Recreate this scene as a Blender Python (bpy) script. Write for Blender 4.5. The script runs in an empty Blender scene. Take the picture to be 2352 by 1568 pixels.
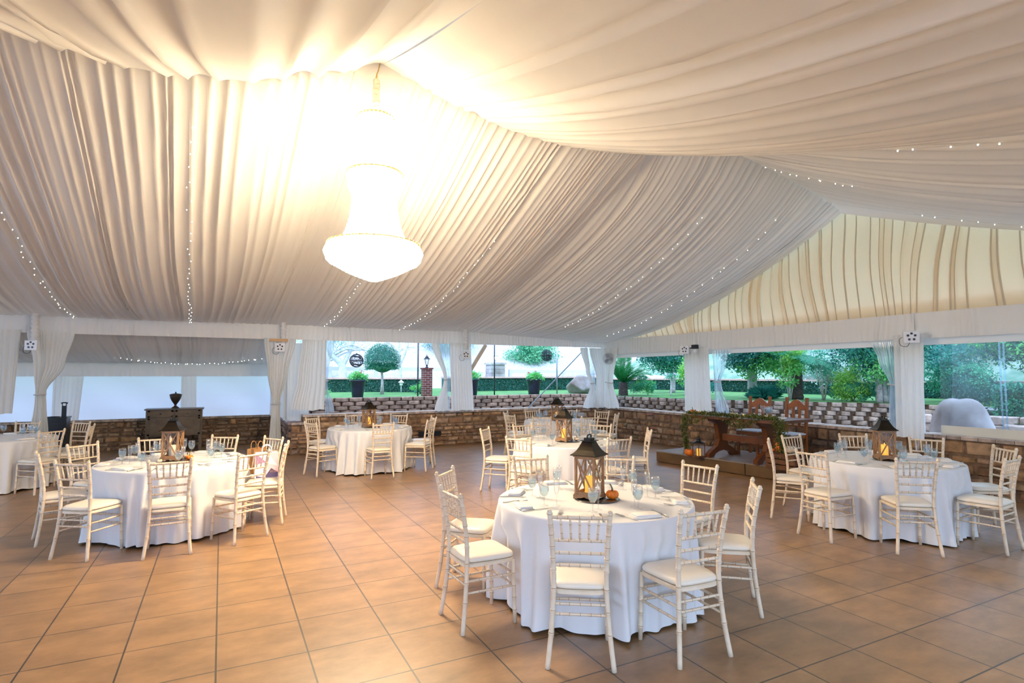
import bpy, math, random
from math import sin, cos, pi, radians, sqrt, atan2
from mathutils import Vector, Matrix, Euler
S = bpy.context.scene
COL = S.collection
R = random.Random(7)
TAU = 2*pi

# ------------------------------------------------------------------ mesh kit
class MB:
    def __init__(self):
        self.v = []; self.f = []; self.sm = []; self.c = None; self.mi = {}; self.m2 = None
    def add(self, vs, fs, smooth=False):
        b = len(self.v)
        self.v.extend(vs)
        for f in fs:
            self.f.append(tuple(i+b for i in f)); self.sm.append(smooth)
    def box(self, c, s, rz=0.0, rx=0.0, ry=0.0, taper=1.0):
        hx, hy, hz = s[0]/2, s[1]/2, s[2]/2
        m = Euler((rx, ry, rz)).to_matrix()
        vs = []
        for z in (-hz, hz):
            k = 1.0 if z < 0 else taper
            for x, y in ((-hx, -hy), (hx, -hy), (hx, hy), (-hx, hy)):
                p = m @ Vector((x*k, y*k, z)); vs.append((p.x+c[0], p.y+c[1], p.z+c[2]))
        self.add(vs, [(3,2,1,0),(4,5,6,7),(0,1,5,4),(1,2,6,5),(2,3,7,6),(3,0,4,7)])
    def bar(self, a, b, w, h, up=(0,0,1)):
        a = Vector(a); b = Vector(b); d = (b-a).normalized(); u = Vector(up)
        s = d.cross(u)
        if s.length < 1e-4: s = d.cross(Vector((1,0,0)))
        s.normalize(); u = s.cross(d)
        vs = []
        for p in (a, b):
            for i, j in ((-1,-1),(1,-1),(1,1),(-1,1)):
                q = p + s*(i*w/2) + u*(j*h/2); vs.append(tuple(q))
        self.add(vs, [(3,2,1,0),(4,5,6,7),(0,1,5,4),(1,2,6,5),(2,3,7,6),(3,0,4,7)])
    def lathe(self, prof, n=16, c=(0,0,0), smooth=True, cap=True):
        vs = []; fs = []
        for r, z in prof:
            for i in range(n):
                a = TAU*i/n; vs.append((c[0]+r*cos(a), c[1]+r*sin(a), c[2]+z))
        m = len(prof)
        for j in range(m-1):
            for i in range(n):
                k = (i+1) % n
                fs.append((j*n+i, j*n+k, (j+1)*n+k, (j+1)*n+i))
        if cap:
            if prof[0][0] > 1e-5: fs.append(tuple(reversed(range(n))))
            if prof[-1][0] > 1e-5: fs.append(tuple((m-1)*n+i for i in range(n)))
        self.add(vs, fs, smooth)
    def tube(self, pts, r, n=8, smooth=True, cap=True, closed=False):
        pts = [Vector(p) for p in pts]; m = len(pts)
        rs = r if isinstance(r, (list, tuple)) else [r]*m
        vs = []; fs = []
        d0 = (pts[1]-pts[0]).normalized()
        u = d0.orthogonal().normalized()
        for k, p in enumerate(pts):
            if closed: d = (pts[(k+1) % m]-pts[k-1])
            else: d = (pts[min(k+1, m-1)]-pts[max(k-1, 0)])
            d = d.normalized() if d.length > 1e-9 else d0
            u = (u-d*u.dot(d))
            u = u.normalized() if u.length > 1e-6 else d.orthogonal().normalized()
            w = d.cross(u)
            for i in range(n):
                a = TAU*i/n; q = p+(u*cos(a)+w*sin(a))*rs[k]; vs.append(tuple(q))
        for j in range(m if closed else m-1):
            j2 = (j+1) % m
            for i in range(n):
                k = (i+1) % n
                fs.append((j*n+i, j*n+k, j2*n+k, j2*n+i))
        if cap and not closed:
            fs.append(tuple(reversed(range(n)))); fs.append(tuple((m-1)*n+i for i in range(n)))
        self.add(vs, fs, smooth)
    def grid(self, fn, nu, nv, smooth=True, wrapu=False):
        vs = [tuple(fn(i/(nu if wrapu else nu-1), j/(nv-1))) for j in range(nv) for i in range(nu)]
        fs = []
        for j in range(nv-1):
            for i in range(nu if wrapu else nu-1):
                k = (i+1) % nu
                fs.append((j*nu+i, j*nu+k, (j+1)*nu+k, (j+1)*nu+i))
        self.add(vs, fs, smooth)
    def prism(self, poly, h0, h1, place):
        # poly: list of (a,b); place(a,b,h)->xyz
        n = len(poly)
        vs = [tuple(place(a, b, h0)) for a, b in poly]+[tuple(place(a, b, h1)) for a, b in poly]
        fs = [tuple(reversed(range(n))), tuple(range(n, 2*n))]
        for i in range(n):
            k = (i+1) % n; fs.append((i, k, n+k, n+i))
        self.add(vs, fs)
    def blob(self, c, s, n=10, m=8, jit=0.0, seed=1, lump=None):
        rr = random.Random(seed); ph = [rr.uniform(0, TAU) for _ in range(6)]
        def fn(u, v):
            a = TAU*u; b = pi*(v-0.5)
            k = 1+jit*(sin(2*a+ph[0])*cos(b)+.6*sin(3*a+ph[1]+2*b)+.5*sin(4*b+ph[2])+.4*sin(5*a+ph[3])*cos(b))
            if lump: k *= lump(a, b)
            return (c[0]+s[0]*k*cos(a)*cos(b), c[1]+s[1]*k*sin(a)*cos(b), c[2]+s[2]*k*sin(b))
        self.grid(fn, n, m, True, True)
    def xform(self, M):
        self.v = [tuple(M @ Vector(p)) for p in self.v]; return self

def link(name, mb, m, parent=None, loc=None):
    me = bpy.data.meshes.new(name)
    me.from_pydata(mb.v, [], mb.f)
    me.polygons.foreach_set('use_smooth', mb.sm)
    if mb.c is not None:
        at = me.color_attributes.new('stone', 'FLOAT_COLOR', 'POINT')
        buf = []
        for q in mb.c: buf += [q[0], q[1], q[2], 1.0]
        at.data.foreach_set('color', buf)
    me.update()
    if m is not None: me.materials.append(m)
    if mb.m2 is not None:
        me.materials.append(mb.m2)
        for i in mb.mi: me.polygons[i].material_index = 1
    o = bpy.data.objects.new(name, me); COL.objects.link(o)
    if parent is not None: o.parent = parent
    if loc: o.location = loc
    return o
def tag(o, label, cat, group=None, kind=None):
    o['label'] = label; o['category'] = cat
    if group: o['group'] = group
    if kind: o['kind'] = kind
    return o
def thing(name, label, cat, loc=(0,0,0), rz=0.0, group=None):
    o = bpy.data.objects.new(name, None); COL.objects.link(o)
    o.location = loc; o.rotation_euler = (0, 0, rz); o.empty_display_size = .1
    return tag(o, label, cat, group)
def struct(name, mb, m):
    o = link(name, mb, m); o['kind'] = 'structure'; return o
def dup(root, loc, rz, label, group=None, scale=None):
    r = root.copy(); COL.objects.link(r); r.location = loc; r.rotation_euler = (0, 0, rz)
    r['label'] = label
    if group: r['group'] = group
    if scale: r.scale = scale
    for ch in list(root.children):
        c = ch.copy(); COL.objects.link(c); c.parent = r
        for g in list(ch.children):
            d = g.copy(); COL.objects.link(d); d.parent = c
    return r

# ------------------------------------------------------------------ materials
def mat(name, col, rough=.6, metal=0., var=0., vscale=6., bump=0., bscale=40., emit=None, estr=0., spec=.5, coat=0., col2=None, wear=.5, transl=0., sheen=0.):
    m = bpy.data.materials.new(name); m.use_nodes = True
    nt = m.node_tree; N = nt.nodes; L = nt.links
    b = N['Principled BSDF']
    b.inputs['Base Color'].default_value = (*col, 1); b.inputs['Roughness'].default_value = rough
    b.inputs['Metallic'].default_value = metal; b.inputs['Specular IOR Level'].default_value = spec
    b.inputs['Coat Weight'].default_value = coat
    if sheen: b.inputs['Sheen Weight'].default_value = sheen
    tc = None
    if var or bump or col2:
        tc = N.new('ShaderNodeTexCoord')
    if var or col2:
        nz = N.new('ShaderNodeTexNoise'); nz.inputs['Scale'].default_value = vscale; nz.inputs['Detail'].default_value = 5
        L.new(tc.outputs['Object'], nz.inputs['Vector'])
        rp = N.new('ShaderNodeValToRGB')
        c2 = col2 if col2 else tuple(max(0, x*(1-var)) for x in col)
        c1 = col if col2 else tuple(min(1, x*(1+var*.6)) for x in col)
        rp.color_ramp.elements[0].position = wear-.18; rp.color_ramp.elements[1].position = wear+.18
        rp.color_ramp.elements[0].color = (*c2, 1); rp.color_ramp.elements[1].color = (*c1, 1)
        L.new(nz.outputs['Fac'], rp.inputs['Fac']); L.new(rp.outputs['Color'], b.inputs['Base Color'])
    if bump:
        n2 = N.new('ShaderNodeTexNoise'); n2.inputs['Scale'].default_value = bscale; n2.inputs['Detail'].default_value = 4
        L.new(tc.outputs['Object'], n2.inputs['Vector'])
        bp = N.new('ShaderNodeBump'); bp.inputs['Strength'].default_value = bump; bp.inputs['Distance'].default_value = .02
        L.new(n2.outputs['Fac'], bp.inputs['Height']); L.new(bp.outputs['Normal'], b.inputs['Normal'])
    if emit:
        b.inputs['Emission Color'].default_value = (*emit, 1); b.inputs['Emission Strength'].default_value = estr
    if transl:
        t = N.new('ShaderNodeBsdfTranslucent'); t.inputs['Color'].default_value = (*col, 1)
        mx = N.new('ShaderNodeMixShader'); mx.inputs['Fac'].default_value = transl
        out = N['Material Output']
        L.new(b.outputs['BSDF'], mx.inputs[1]); L.new(t.outputs['BSDF'], mx.inputs[2]); L.new(mx.outputs['Shader'], out.inputs['Surface'])
    return m
def clear(name, tint, haze=.06, gloss=.12, rough=.08, hazecol=(.85,.9,1.), transl=True):
    # see-through film or thin glass: transparent + fresnel-like reflection + a little milky haze
    m = bpy.data.materials.new(name); m.use_nodes = True
    nt = m.node_tree; N = nt.nodes; L = nt.links; N.remove(N['Principled BSDF'])
    tr = N.new('ShaderNodeBsdfTransparent'); tr.inputs['Color'].default_value = (*tint, 1)
    gl = N.new('ShaderNodeBsdfGlossy'); gl.inputs['Roughness'].default_value = rough
    lw = N.new('ShaderNodeLayerWeight'); lw.inputs['Blend'].default_value = .25
    mp = N.new('ShaderNodeMapRange'); mp.inputs['To Min'].default_value = gloss*.35; mp.inputs['To Max'].default_value = min(1, gloss*5)
    L.new(lw.outputs['Facing'], mp.inputs['Value'])
    m1 = N.new('ShaderNodeMixShader'); L.new(mp.outputs['Result'], m1.inputs['Fac'])
    L.new(tr.outputs[0], m1.inputs[1]); L.new(gl.outputs[0], m1.inputs[2])
    sh = m1
    if haze:
        df = N.new('ShaderNodeBsdfTranslucent' if transl else 'ShaderNodeBsdfDiffuse'); df.inputs['Color'].default_value = (*hazecol, 1)
        m2 = N.new('ShaderNodeMixShader'); m2.inputs['Fac'].default_value = haze
        L.new(m1.outputs[0], m2.inputs[1]); L.new(df.outputs[0], m2.inputs[2]); sh = m2
    L.new(sh.outputs[0], N['Material Output'].inputs['Surface'])
    return m

M = {}
M['liner'] = mat('ceiling_fabric', (.88,.845,.805), .85, transl=.18, sheen=.1)
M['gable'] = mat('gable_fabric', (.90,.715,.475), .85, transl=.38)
M['gable_fold_shade'] = mat('shaded_fold_fabric', (.72,.62,.48), .9, transl=.33)  # greyer copy of the gable cloth; the folds' dimmed backlight is put into colour
M['valance'] = mat('valance_fabric', (.80,.79,.78), .85, transl=.14)
M['drape'] = mat('drape_fabric', (.84,.83,.80), .8, transl=.38)
M['tieback'] = mat('tieback_cord', (.55,.52,.50), .7)
M['roof'] = mat('roof_vinyl', (.85,.84,.82), .6, transl=.05)
M['cloth'] = mat('table_linen', (.77,.77,.785), .75, sheen=.15)
M['napkin'] = mat('napkin_linen', (.86,.82,.78), .8)
M['white_wood'] = mat('whitewashed_wood', (.78,.655,.50), .45, col2=(.70,.50,.31), vscale=11, wear=.33)
M['knuckle'] = mat('worn_knuckle_wood', (.50,.31,.17), .5)
M['cushion'] = mat('ivory_vinyl', (.85,.765,.635), .34, spec=.5)
M['lantern_wood'] = mat('weathered_lantern_wood', (.38,.20,.085), .55, col2=(.24,.13,.06), vscale=22, bump=.1)
M['dark_metal'] = mat('dark_bronze_metal', (.026,.019,.012), .36, .7)
M['black'] = mat('black_plastic', (.006,.008,.012), .35)
M['tray'] = mat('dark_mirror', (.02,.022,.022), .05, spec=1., coat=1.)
M['glass'] = clear('clear_glass', (.985,.99,1.), .05, .10, .02, (.95,.98,1.))
M['lantern_glass'] = clear('lantern_pane', (.97,.97,.97), .015, .05, .03)
M['water'] = clear('water', (.82,.95,1.), .16, .12, .02, (.85,.95,1.))
M['vinyl'] = clear('clear_vinyl', (.95,.98,1.), .03, .08, .05, (.8,.92,1.))
M['vinyl_tied'] = clear('gathered_vinyl', (.80,.88,.92), .30, .35, .15, (.85,.93,1.))
M['film'] = mat('frosted_window_film', (.86,.865,.92), .5, transl=.75)
M['steel'] = mat('cutlery_steel', (.72,.70,.67), .3, 1.)
M['pumpkin'] = mat('orange_pumpkin_skin', (.85,.21,.015), .45, var=.2, vscale=20)
M['pumpkin_white'] = mat('white_pumpkin_skin', (.82,.66,.48), .5)
M['stalk'] = mat('pumpkin_stalk', (.16,.15,.06), .7)
M['wax_lit'] = mat('lit_candle_wax', (.9,.55,.12), .5, emit=(1.,.45,.03), estr=.75)
M['wax'] = mat('ivory_candle_wax', (.88,.78,.6), .5)
M['flame'] = mat('candle_flame', (1,.7,.2), .5, emit=(1.,.6,.15), estr=4)
M['bulb'] = mat('warm_fairy_bulb', (1,.95,.8), .5, emit=(1.,.95,.80), estr=11)
M['wire'] = mat('thin_light_wire', (.75,.73,.7), .6)
M['crystal'] = mat('lit_crystal', (1,1,1), .3, emit=(1.,.77,.49), estr=80)
M['crystal_top'] = mat('softly_lit_crystal', (1,1,1), .3, emit=(1.,.82,.54), estr=9)
M['crystal_mid'] = mat('bright_crystal', (1,1,1), .3, emit=(1.,.80,.52), estr=42)
M['gold'] = mat('chandelier_gilt', (.75,.55,.22), .35, .9)
M['rope'] = mat('chain_sleeve_fabric', (.9,.84,.68), .7)
M['table_wood'] = mat('oiled_table_wood', (.16,.052,.014), .34, col2=(.10,.032,.010), vscale=5, bump=.05)
M['chair_wood'] = mat('honey_chair_wood', (.27,.085,.018), .36, col2=(.19,.055,.012), vscale=7)
M['seat_grey'] = mat('grey_seat_pad', (.50,.50,.52), .6)
M['crate'] = mat('dark_crate_wood', (.13,.05,.018), .6, var=.4, vscale=9)
M['stage'] = mat('stage_deck_board', (.25,.22,.21), .28, var=.15, vscale=3)
M['stage_side'] = mat('stage_fascia_wood', (.125,.07,.028), .55, var=.3, vscale=4)
M['cabinet'] = mat('brown_cabinet_wood', (.105,.070,.038), .5, var=.3, vscale=7)
M['cabinet_top'] = mat('cabinet_top_wood', (.075,.05,.035), .35)
M['bronze'] = mat('dark_urn_bronze', (.05,.035,.022), .45, .4)
M['kraft'] = mat('kraft_paper', (.36,.19,.075), .8)
M['green_print'] = mat('dark_green_print', (.03,.07,.02), .8)
M['pink'] = mat('pink_print', (.85,.55,.62), .7)
M['mauve'] = mat('mauve_print', (.42,.22,.42), .7)
M['violet'] = mat('dark_violet_print', (.08,.06,.16), .7)
M['pale'] = mat('pale_lilac_print', (.85,.80,.88), .7)
M['white_plastic'] = mat('white_enamel', (.80,.81,.84), .4)
M['lens'] = mat('dark_lens', (.03,.02,.03), .2)
M['fan'] = mat('grey_fan_wire', (.42,.42,.47), .45, .3)
M['pale_wood'] = mat('pale_mount_wood', (.55,.34,.17), .6)
M['brace'] = mat('pale_brace_timber', (.62,.54,.44), .6)
M['pole'] = mat('dark_steel_pole', (.05,.06,.085), .45, .4)
M['pole_grey'] = mat('grey_steel_pole', (.35,.42,.5), .4, .5)
M['wicker'] = mat('dark_wicker', (.035,.045,.075), .6)
M['pot'] = mat('navy_resin_pot', (.008,.016,.035), .38)
M['soil'] = mat('dark_soil', (.03,.02,.012), .95)
M['bark_grey'] = mat('grey_bark', (.44,.42,.46), .9, var=.35, vscale=14, bump=.4, bscale=20)
M['bark_pale'] = mat('pale_bark', (.66,.66,.72), .9, var=.25, vscale=8)
M['bark_dark'] = mat('dark_bark', (.10,.075,.075), .9, var=.4, vscale=20, bump=.5, bscale=25)
M['brick'] = None
M['iron'] = mat('black_lamp_iron', (.012,.016,.03), .4, .4)
M['rock'] = mat('garden_boulder_stone', (.36,.34,.37), .85, col2=(.20,.16,.15), vscale=2.6, bump=.4, bscale=7)
M['rock_pale'] = mat('pale_boulder_stone', (.52,.50,.53), .85, col2=(.22,.19,.19), vscale=1.5, bump=.4, bscale=7)
M['fence'] = mat('pale_fence_timber', (.60,.60,.70), .8)
M['hill'] = mat('dry_hillside_earth', (.58,.55,.60), .95, col2=(.32,.37,.36), vscale=9, wear=.42)
M['lawn'] = mat('green_lawn_grass', (.13,.30,.07), .9, col2=(.035,.17,.06), vscale=3.0)
M['hill_green'] = mat('scrubby_hillside_earth', (.34,.46,.40), .95, col2=(.09,.22,.15), vscale=1.6, wear=.5)
M['ivy'] = mat('dark_ivy_leaf', (.016,.085,.055), .55)
M['cap'] = mat('red_brick_capping', (.62,.40,.38), .7, var=.15, vscale=6)
M['paving'] = mat('garden_paving', (.58,.58,.60), .9)
def leafmat(n, c, t=.38, rough=.42):
    M[n] = mat(n, c, rough, transl=t, var=.25, vscale=3.)
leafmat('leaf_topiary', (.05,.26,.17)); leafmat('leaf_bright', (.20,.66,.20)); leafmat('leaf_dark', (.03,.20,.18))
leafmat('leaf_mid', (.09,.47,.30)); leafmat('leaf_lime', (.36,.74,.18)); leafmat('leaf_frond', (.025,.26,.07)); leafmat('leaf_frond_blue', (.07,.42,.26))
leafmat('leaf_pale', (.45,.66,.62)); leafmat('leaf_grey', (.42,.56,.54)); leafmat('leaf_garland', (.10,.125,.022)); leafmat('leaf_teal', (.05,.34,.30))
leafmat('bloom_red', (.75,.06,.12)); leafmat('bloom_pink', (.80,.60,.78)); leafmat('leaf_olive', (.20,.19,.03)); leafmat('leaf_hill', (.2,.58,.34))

def stone_material():
    m = bpy.data.materials.new('rubble_stone'); m.use_nodes = True
    N = m.node_tree.nodes; L = m.node_tree.links; b = N['Principled BSDF']; b.inputs['Roughness'].default_value = .85
    a = N.new('ShaderNodeVertexColor'); a.layer_name = 'stone'
    tc = N.new('ShaderNodeTexCoord'); nz = N.new('ShaderNodeTexNoise'); nz.inputs['Scale'].default_value = 9; nz.inputs['Detail'].default_value = 7
    L.new(tc.outputs['Object'], nz.inputs['Vector'])
    mp = N.new('ShaderNodeMapRange'); mp.inputs['From Min'].default_value = .3; mp.inputs['From Max'].default_value = .7
    mp.inputs['To Min'].default_value = .55; mp.inputs['To Max'].default_value = 1.3
    L.new(nz.outputs['Fac'], mp.inputs['Value'])
    mx = N.new('ShaderNodeVectorMath'); mx.operation = 'SCALE'
    L.new(a.outputs['Color'], mx.inputs[0]); L.new(mp.outputs['Result'], mx.inputs['Scale'])
    L.new(mx.outputs['Vector'], b.inputs['Base Color'])
    n2 = N.new('ShaderNodeTexNoise'); n2.inputs['Scale'].default_value = 22; n2.inputs['Detail'].default_value = 5
    L.new(tc.outputs['Object'], n2.inputs['Vector'])
    bp = N.new('ShaderNodeBump'); bp.inputs['Strength'].default_value = .5; bp.inputs['Distance'].default_value = .02
    L.new(n2.outputs['Fac'], bp.inputs['Height']); L.new(bp.outputs['Normal'], b.inputs['Normal'])
    return m
M['stone'] = stone_material()
def brick_material(name, c1, c2, mortar, w, h, ms, floor=False):
    m = bpy.data.materials.new(name); m.use_nodes = True
    N = m.node_tree.nodes; L = m.node_tree.links; b = N['Principled BSDF']; b.inputs['Roughness'].default_value = .8
    tc = N.new('ShaderNodeTexCoord'); mp = N.new('ShaderNodeMapping')
    L.new(tc.outputs['Object'], mp.inputs['Vector'])
    bt = N.new('ShaderNodeTexBrick'); bt.inputs['Scale'].default_value = 1
    bt.inputs['Brick Width'].default_value = w; bt.inputs['Row Height'].default_value = h; bt.inputs['Mortar Size'].default_value = ms
    bt.inputs['Mortar Smooth'].default_value = .1; bt.inputs['Bias'].default_value = 0
    bt.inputs['Color1'].default_value = (*c1, 1); bt.inputs['Color2'].default_value = (*c2, 1); bt.inputs['Mortar'].default_value = (*mortar, 1)
    L.new(mp.outputs['Vector'], bt.inputs['Vector'])
    if floor:
        bt.offset = 0.0; bt.squash = 1.0
        mp.inputs['Location'].default_value = (-.014, -.245, 0)
        nz = N.new('ShaderNodeTexNoise'); nz.inputs['Scale'].default_value = 2.1; nz.inputs['Detail'].default_value = 9; nz.inputs['Roughness'].default_value = .68
        mp2 = N.new('ShaderNodeMapping'); mp2.inputs['Scale'].default_value = (1.1, 2.0, 1)
        L.new(tc.outputs['Object'], mp2.inputs['Vector']); L.new(mp2.outputs['Vector'], nz.inputs['Vector'])
        mr = N.new('ShaderNodeMapRange'); mr.inputs['From Min'].default_value = .3; mr.inputs['From Max'].default_value = .72
        mr.inputs['To Min'].default_value = .55; mr.inputs['To Max'].default_value = 1.22
        L.new(nz.outputs['Fac'], mr.inputs['Value'])
        vm = N.new('ShaderNodeVectorMath'); vm.operation = 'SCALE'
        L.new(bt.outputs['Color'], vm.inputs[0]); L.new(mr.outputs['Result'], vm.inputs['Scale'])
        L.new(vm.outputs['Vector'], b.inputs['Base Color'])
        b.inputs['Roughness'].default_value = .40; b.inputs['Specular IOR Level'].default_value = .8; b.inputs['Coat Weight'].default_value = .35; b.inputs['Coat Roughness'].default_value = .28
        inv = N.new('ShaderNodeMath'); inv.operation = 'MULTIPLY_ADD'; inv.inputs[1].default_value = -1; inv.inputs[2].default_value = 1
        L.new(bt.outputs['Fac'], inv.inputs[0])
        ad = N.new('ShaderNodeMath'); ad.operation = 'MULTIPLY_ADD'; ad.inputs[1].default_value = .12
        L.new(nz.outputs['Fac'], ad.inputs[0]); L.new(inv.outputs[0], ad.inputs[2])
        bp = N.new('ShaderNodeBump'); bp.inputs['Strength'].default_value = .35; bp.inputs['Distance'].default_value = .006
        L.new(ad.outputs[0], bp.inputs['Height']); L.new(bp.outputs['Normal'], b.inputs['Normal'])
    else:
        mp.inputs['Rotation'].default_value = (radians(90), 0, 0)
        L.new(bt.outputs['Color'], b.inputs['Base Color'])
    return m
M['floor'] = brick_material('terracotta_floor_tile', (.35,.20,.092), (.305,.172,.078), (.05,.034,.024), .515, .515, .0055, True)
M['brick'] = brick_material('red_pier_brick', (.17,.04,.03), (.115,.028,.025), (.30,.27,.28), .17, .065, .007)

# ------------------------------------------------------------------ shared shapes
def leaf_cloud(mb, n, fn, size, seed, droop=.3, aspect=.5):
    r = random.Random(seed); n = int(n*2.1); size = size*.62
    for _ in range(n):
        p, nrm = fn(r)
        p = Vector(p)
        t = Vector((r.gauss(0,1), r.gauss(0,1), r.gauss(0,1)-droop)).normalized()
        nn = (Vector(nrm)*.8+Vector((r.gauss(0,1), r.gauss(0,1), r.gauss(0,1)))*.5)
        s = t.cross(nn)
        if s.length < 1e-4: continue
        s.normalize(); L = size*r.uniform(.6, 1.35); w = L*aspect*.5
        u = s.cross(t).normalized()*(L*.12)
        a, b2 = p, p+t*L
        mid = p+t*(L*.45)
        mb.add([tuple(a), tuple(mid+s*w+u), tuple(b2), tuple(mid-s*w+u)], [(0,1,2,3)], True)
def ell(c, s, inner=.6, flat=None):
    def fn(r):
        while True:
            d = Vector((r.gauss(0,1), r.gauss(0,1), r.gauss(0,1)))
            if d.length > 1e-3: break
        d.normalize()
        if flat is not None and d.z < flat: d.z = flat+r.uniform(0,.1)
        k = r.uniform(inner, 1.02)
        return (c[0]+d.x*s[0]*k, c[1]+d.y*s[1]*k, c[2]+d.z*s[2]*k), d
    return fn
def clumps(c, s, k, seed, inner=.5, rad=.4):
    rr = random.Random(seed); cs = []
    for _ in range(k):
        d = Vector((rr.gauss(0,1), rr.gauss(0,1), rr.gauss(0,1))).normalized()*rr.uniform(.45, .95)
        cs.append((c[0]+d.x*s[0], c[1]+d.y*s[1], c[2]+d.z*s[2]))
    m = min(s)*rad
    def fn(r):
        q = r.choice(cs)
        d = Vector((r.gauss(0,1), r.gauss(0,1), r.gauss(0,1)*.8)).normalized()
        kk = m*r.uniform(inner, 1.05)*1.25
        return (q[0]+d.x*kk, q[1]+d.y*kk, q[2]+d.z*kk*.8), (d+Vector((0,0,.4))).normalized()
    return fn
# ================================================================== SETTING
XR = 9.75; YB = 13.35; WT = .83
RID = 6.2
mb = MB(); mb.add([(-16,-6,0),(XR+.1,-6,0),(XR+.1,YB+.1,0),(1.35,YB+.1,0),(1.35,16.2,0),(-16,16.2,0)], [(0,1,2,3,4,5)])
struct('floor', mb, M['floor'])
mb = MB(); mb.add([(-80,-80,-.06),(80,-80,-.06),(80,80,-.06),(-80,80,-.06)], [(0,1,2,3)])
struct('ground', mb, M['paving'])

# ---- rubble stone low walls: every stone is a worn block in the wall's own mesh
def stone_wall(name, P, d, n, length, h, seed, rows=(.07,.19), cols=(.10,.42), tone=(1,1,1), depth=.30, cap=.05):
    r = random.Random(seed); mb = MB(); mb.c = []
    P = Vector(P); d = Vector(d); n = Vector(n)
    def block(s0, s1, z0, z1, pr, col):
        b = len(mb.v); g = .006
        s0 += g; s1 -= g; z0 += g; z1 -= g
        e = min(.022, (s1-s0)*.2, (z1-z0)*.25)
        q = []
        for (ds, dz, o) in ((0,0,0),(1,0,0),(1,1,0),(0,1,0)):
            q.append((s0+(s1-s0)*ds, z0+(z1-z0)*dz, -.03))
        for (ds, dz) in ((0,0),(1,0),(1,1),(0,1)):
            q.append((s0+(s1-s0)*ds+(e if ds == 0 else -e)*r.uniform(.5,1.7), z0+(z1-z0)*dz+(e if dz == 0 else -e)*r.uniform(.5,1.7), pr*r.uniform(.7,1.15)))
        q.append(((s0+s1)/2, (z0+z1)/2, pr*1.25))
        vs = [tuple(P+d*a+n*o+Vector((0,0,z))) for a, z, o in q]
        mb.add(vs, [(0,1,5,4),(1,2,6,5),(2,3,7,6),(3,0,4,7),(4,5,8),(5,6,8),(6,7,8),(7,4,8)])
        for _ in q: mb.c.append(col)
    pal = [(.40,.25,.135),(.33,.20,.11),(.46,.32,.20),(.36,.25,.17),(.28,.165,.09),(.42,.31,.23),(.48,.30,.15)]
    z = 0; top = h-cap
    while z < top-.01:
        rh = r.uniform(*rows)
        if top-z-rh < .06: rh = top-z
        s = 0
        while s < length-.01:
            w = r.uniform(*cols)*(1.25 if rh > .13 else 1)
            if length-s-w < .09: w = length-s
            c = r.choice(pal); k = r.uniform(.75, 1.15); c = tuple(c[i]*k*tone[i] for i in range(3))
            if rh > .14 and w < .3 and r.random() < .4:
                zm = z+rh*r.uniform(.4,.6); block(s, s+w, z, zm, r.uniform(.015,.05), c)
                c2 = tuple(x*r.uniform(.8,1.15) for x in c); block(s, s+w, zm, z+rh, r.uniform(.015,.05), c2)
            else: block(s, s+w, z, z+rh, r.uniform(.015,.055), c)
            s += w
        z += rh
    # mortar bed behind the faces and the wall's body
    b = len(mb.v)
    q = [P, P+d*length, P+d*length-n*depth, P-n*depth]
    vs = [tuple(a) for a in q]+[tuple(a+Vector((0,0,h-cap))) for a in q]
    mb.add(vs, [(3,2,1,0),(4,5,6,7),(0,1,5,4),(1,2,6,5),(2,3,7,6),(3,0,4,7)])
    for _ in vs: mb.c.append((.22*tone[0],.145*tone[1],.095*tone[2]))
    # coping stones along the top
    s = 0
    while s < length-.01:
        w = r.uniform(.16,.22)
        if length-s-w < .08: w = length-s
        k = r.uniform(.85,1.1); col = (.55*k*tone[0],.47*k*tone[1],.42*k*tone[2])
        q = [P+d*(s+.004)+n*.06, P+d*(s+w-.004)+n*.06, P+d*(s+w-.004)-n*(depth+.02), P+d*(s+.004)-n*(depth+.02)]
        vs = [tuple(a+Vector((0,0,h-cap))) for a in q]+[tuple(a+Vector((0,0,h))) for a in q]
        mb.add(vs, [(3,2,1,0),(4,5,6,7),(0,1,5,4),(1,2,6,5),(2,3,7,6),(3,0,4,7)])
        for _ in vs: mb.c.append(col)
        s += w
    return struct(name, mb, M['stone'])
stone_wall('wall_back', (1.62,YB,0), (1,0,0), (0,-1,0), XR-1.62, WT+.02, 3, rows=(.06,.16), cols=(.10,.36), tone=(1.15,1.08,1.02))
stone_wall('wall_right', (XR,YB,0), (0,-1,0), (-1,0,0), YB+1.5, WT, 5, rows=(.08,.19), cols=(.12,.36), tone=(.80,.74,.68))
stone_wall('wall_rear_annex', (-9.,15.75,0), (1,0,0), (0,-1,0), 10.4, .72, 9, rows=(.06,.15), cols=(.09,.3), tone=(.72,.66,.58))
stone_wall('wall_annex_side', (1.36,13.2,0), (0,1,0), (-1,0,0), 2.6, .70, 11, tone=(.8,.75,.85))
stone_wall('wall_pier', (1.36,13.165,0), (1,0,0), (0,-1,0), .34, .70, 12, cols=(.1,.2), depth=.15, tone=(1.05,1,1))
# annex: frosted roll-down windows, rear valance strip and canopy
for i, (x0, x1) in enumerate(((-2.95,-.80),(-.62,1.30),(-5.2,-3.12))):
    mb = MB(); mb.grid(lambda u, v: (x0+(x1-x0)*u, 15.84-.02*sin(pi*u)-.025*sin(9*u+5*v), .72+1.02*v), 18, 10)
    struct('window_%d' % (i+1), mb, M['film'])

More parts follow.
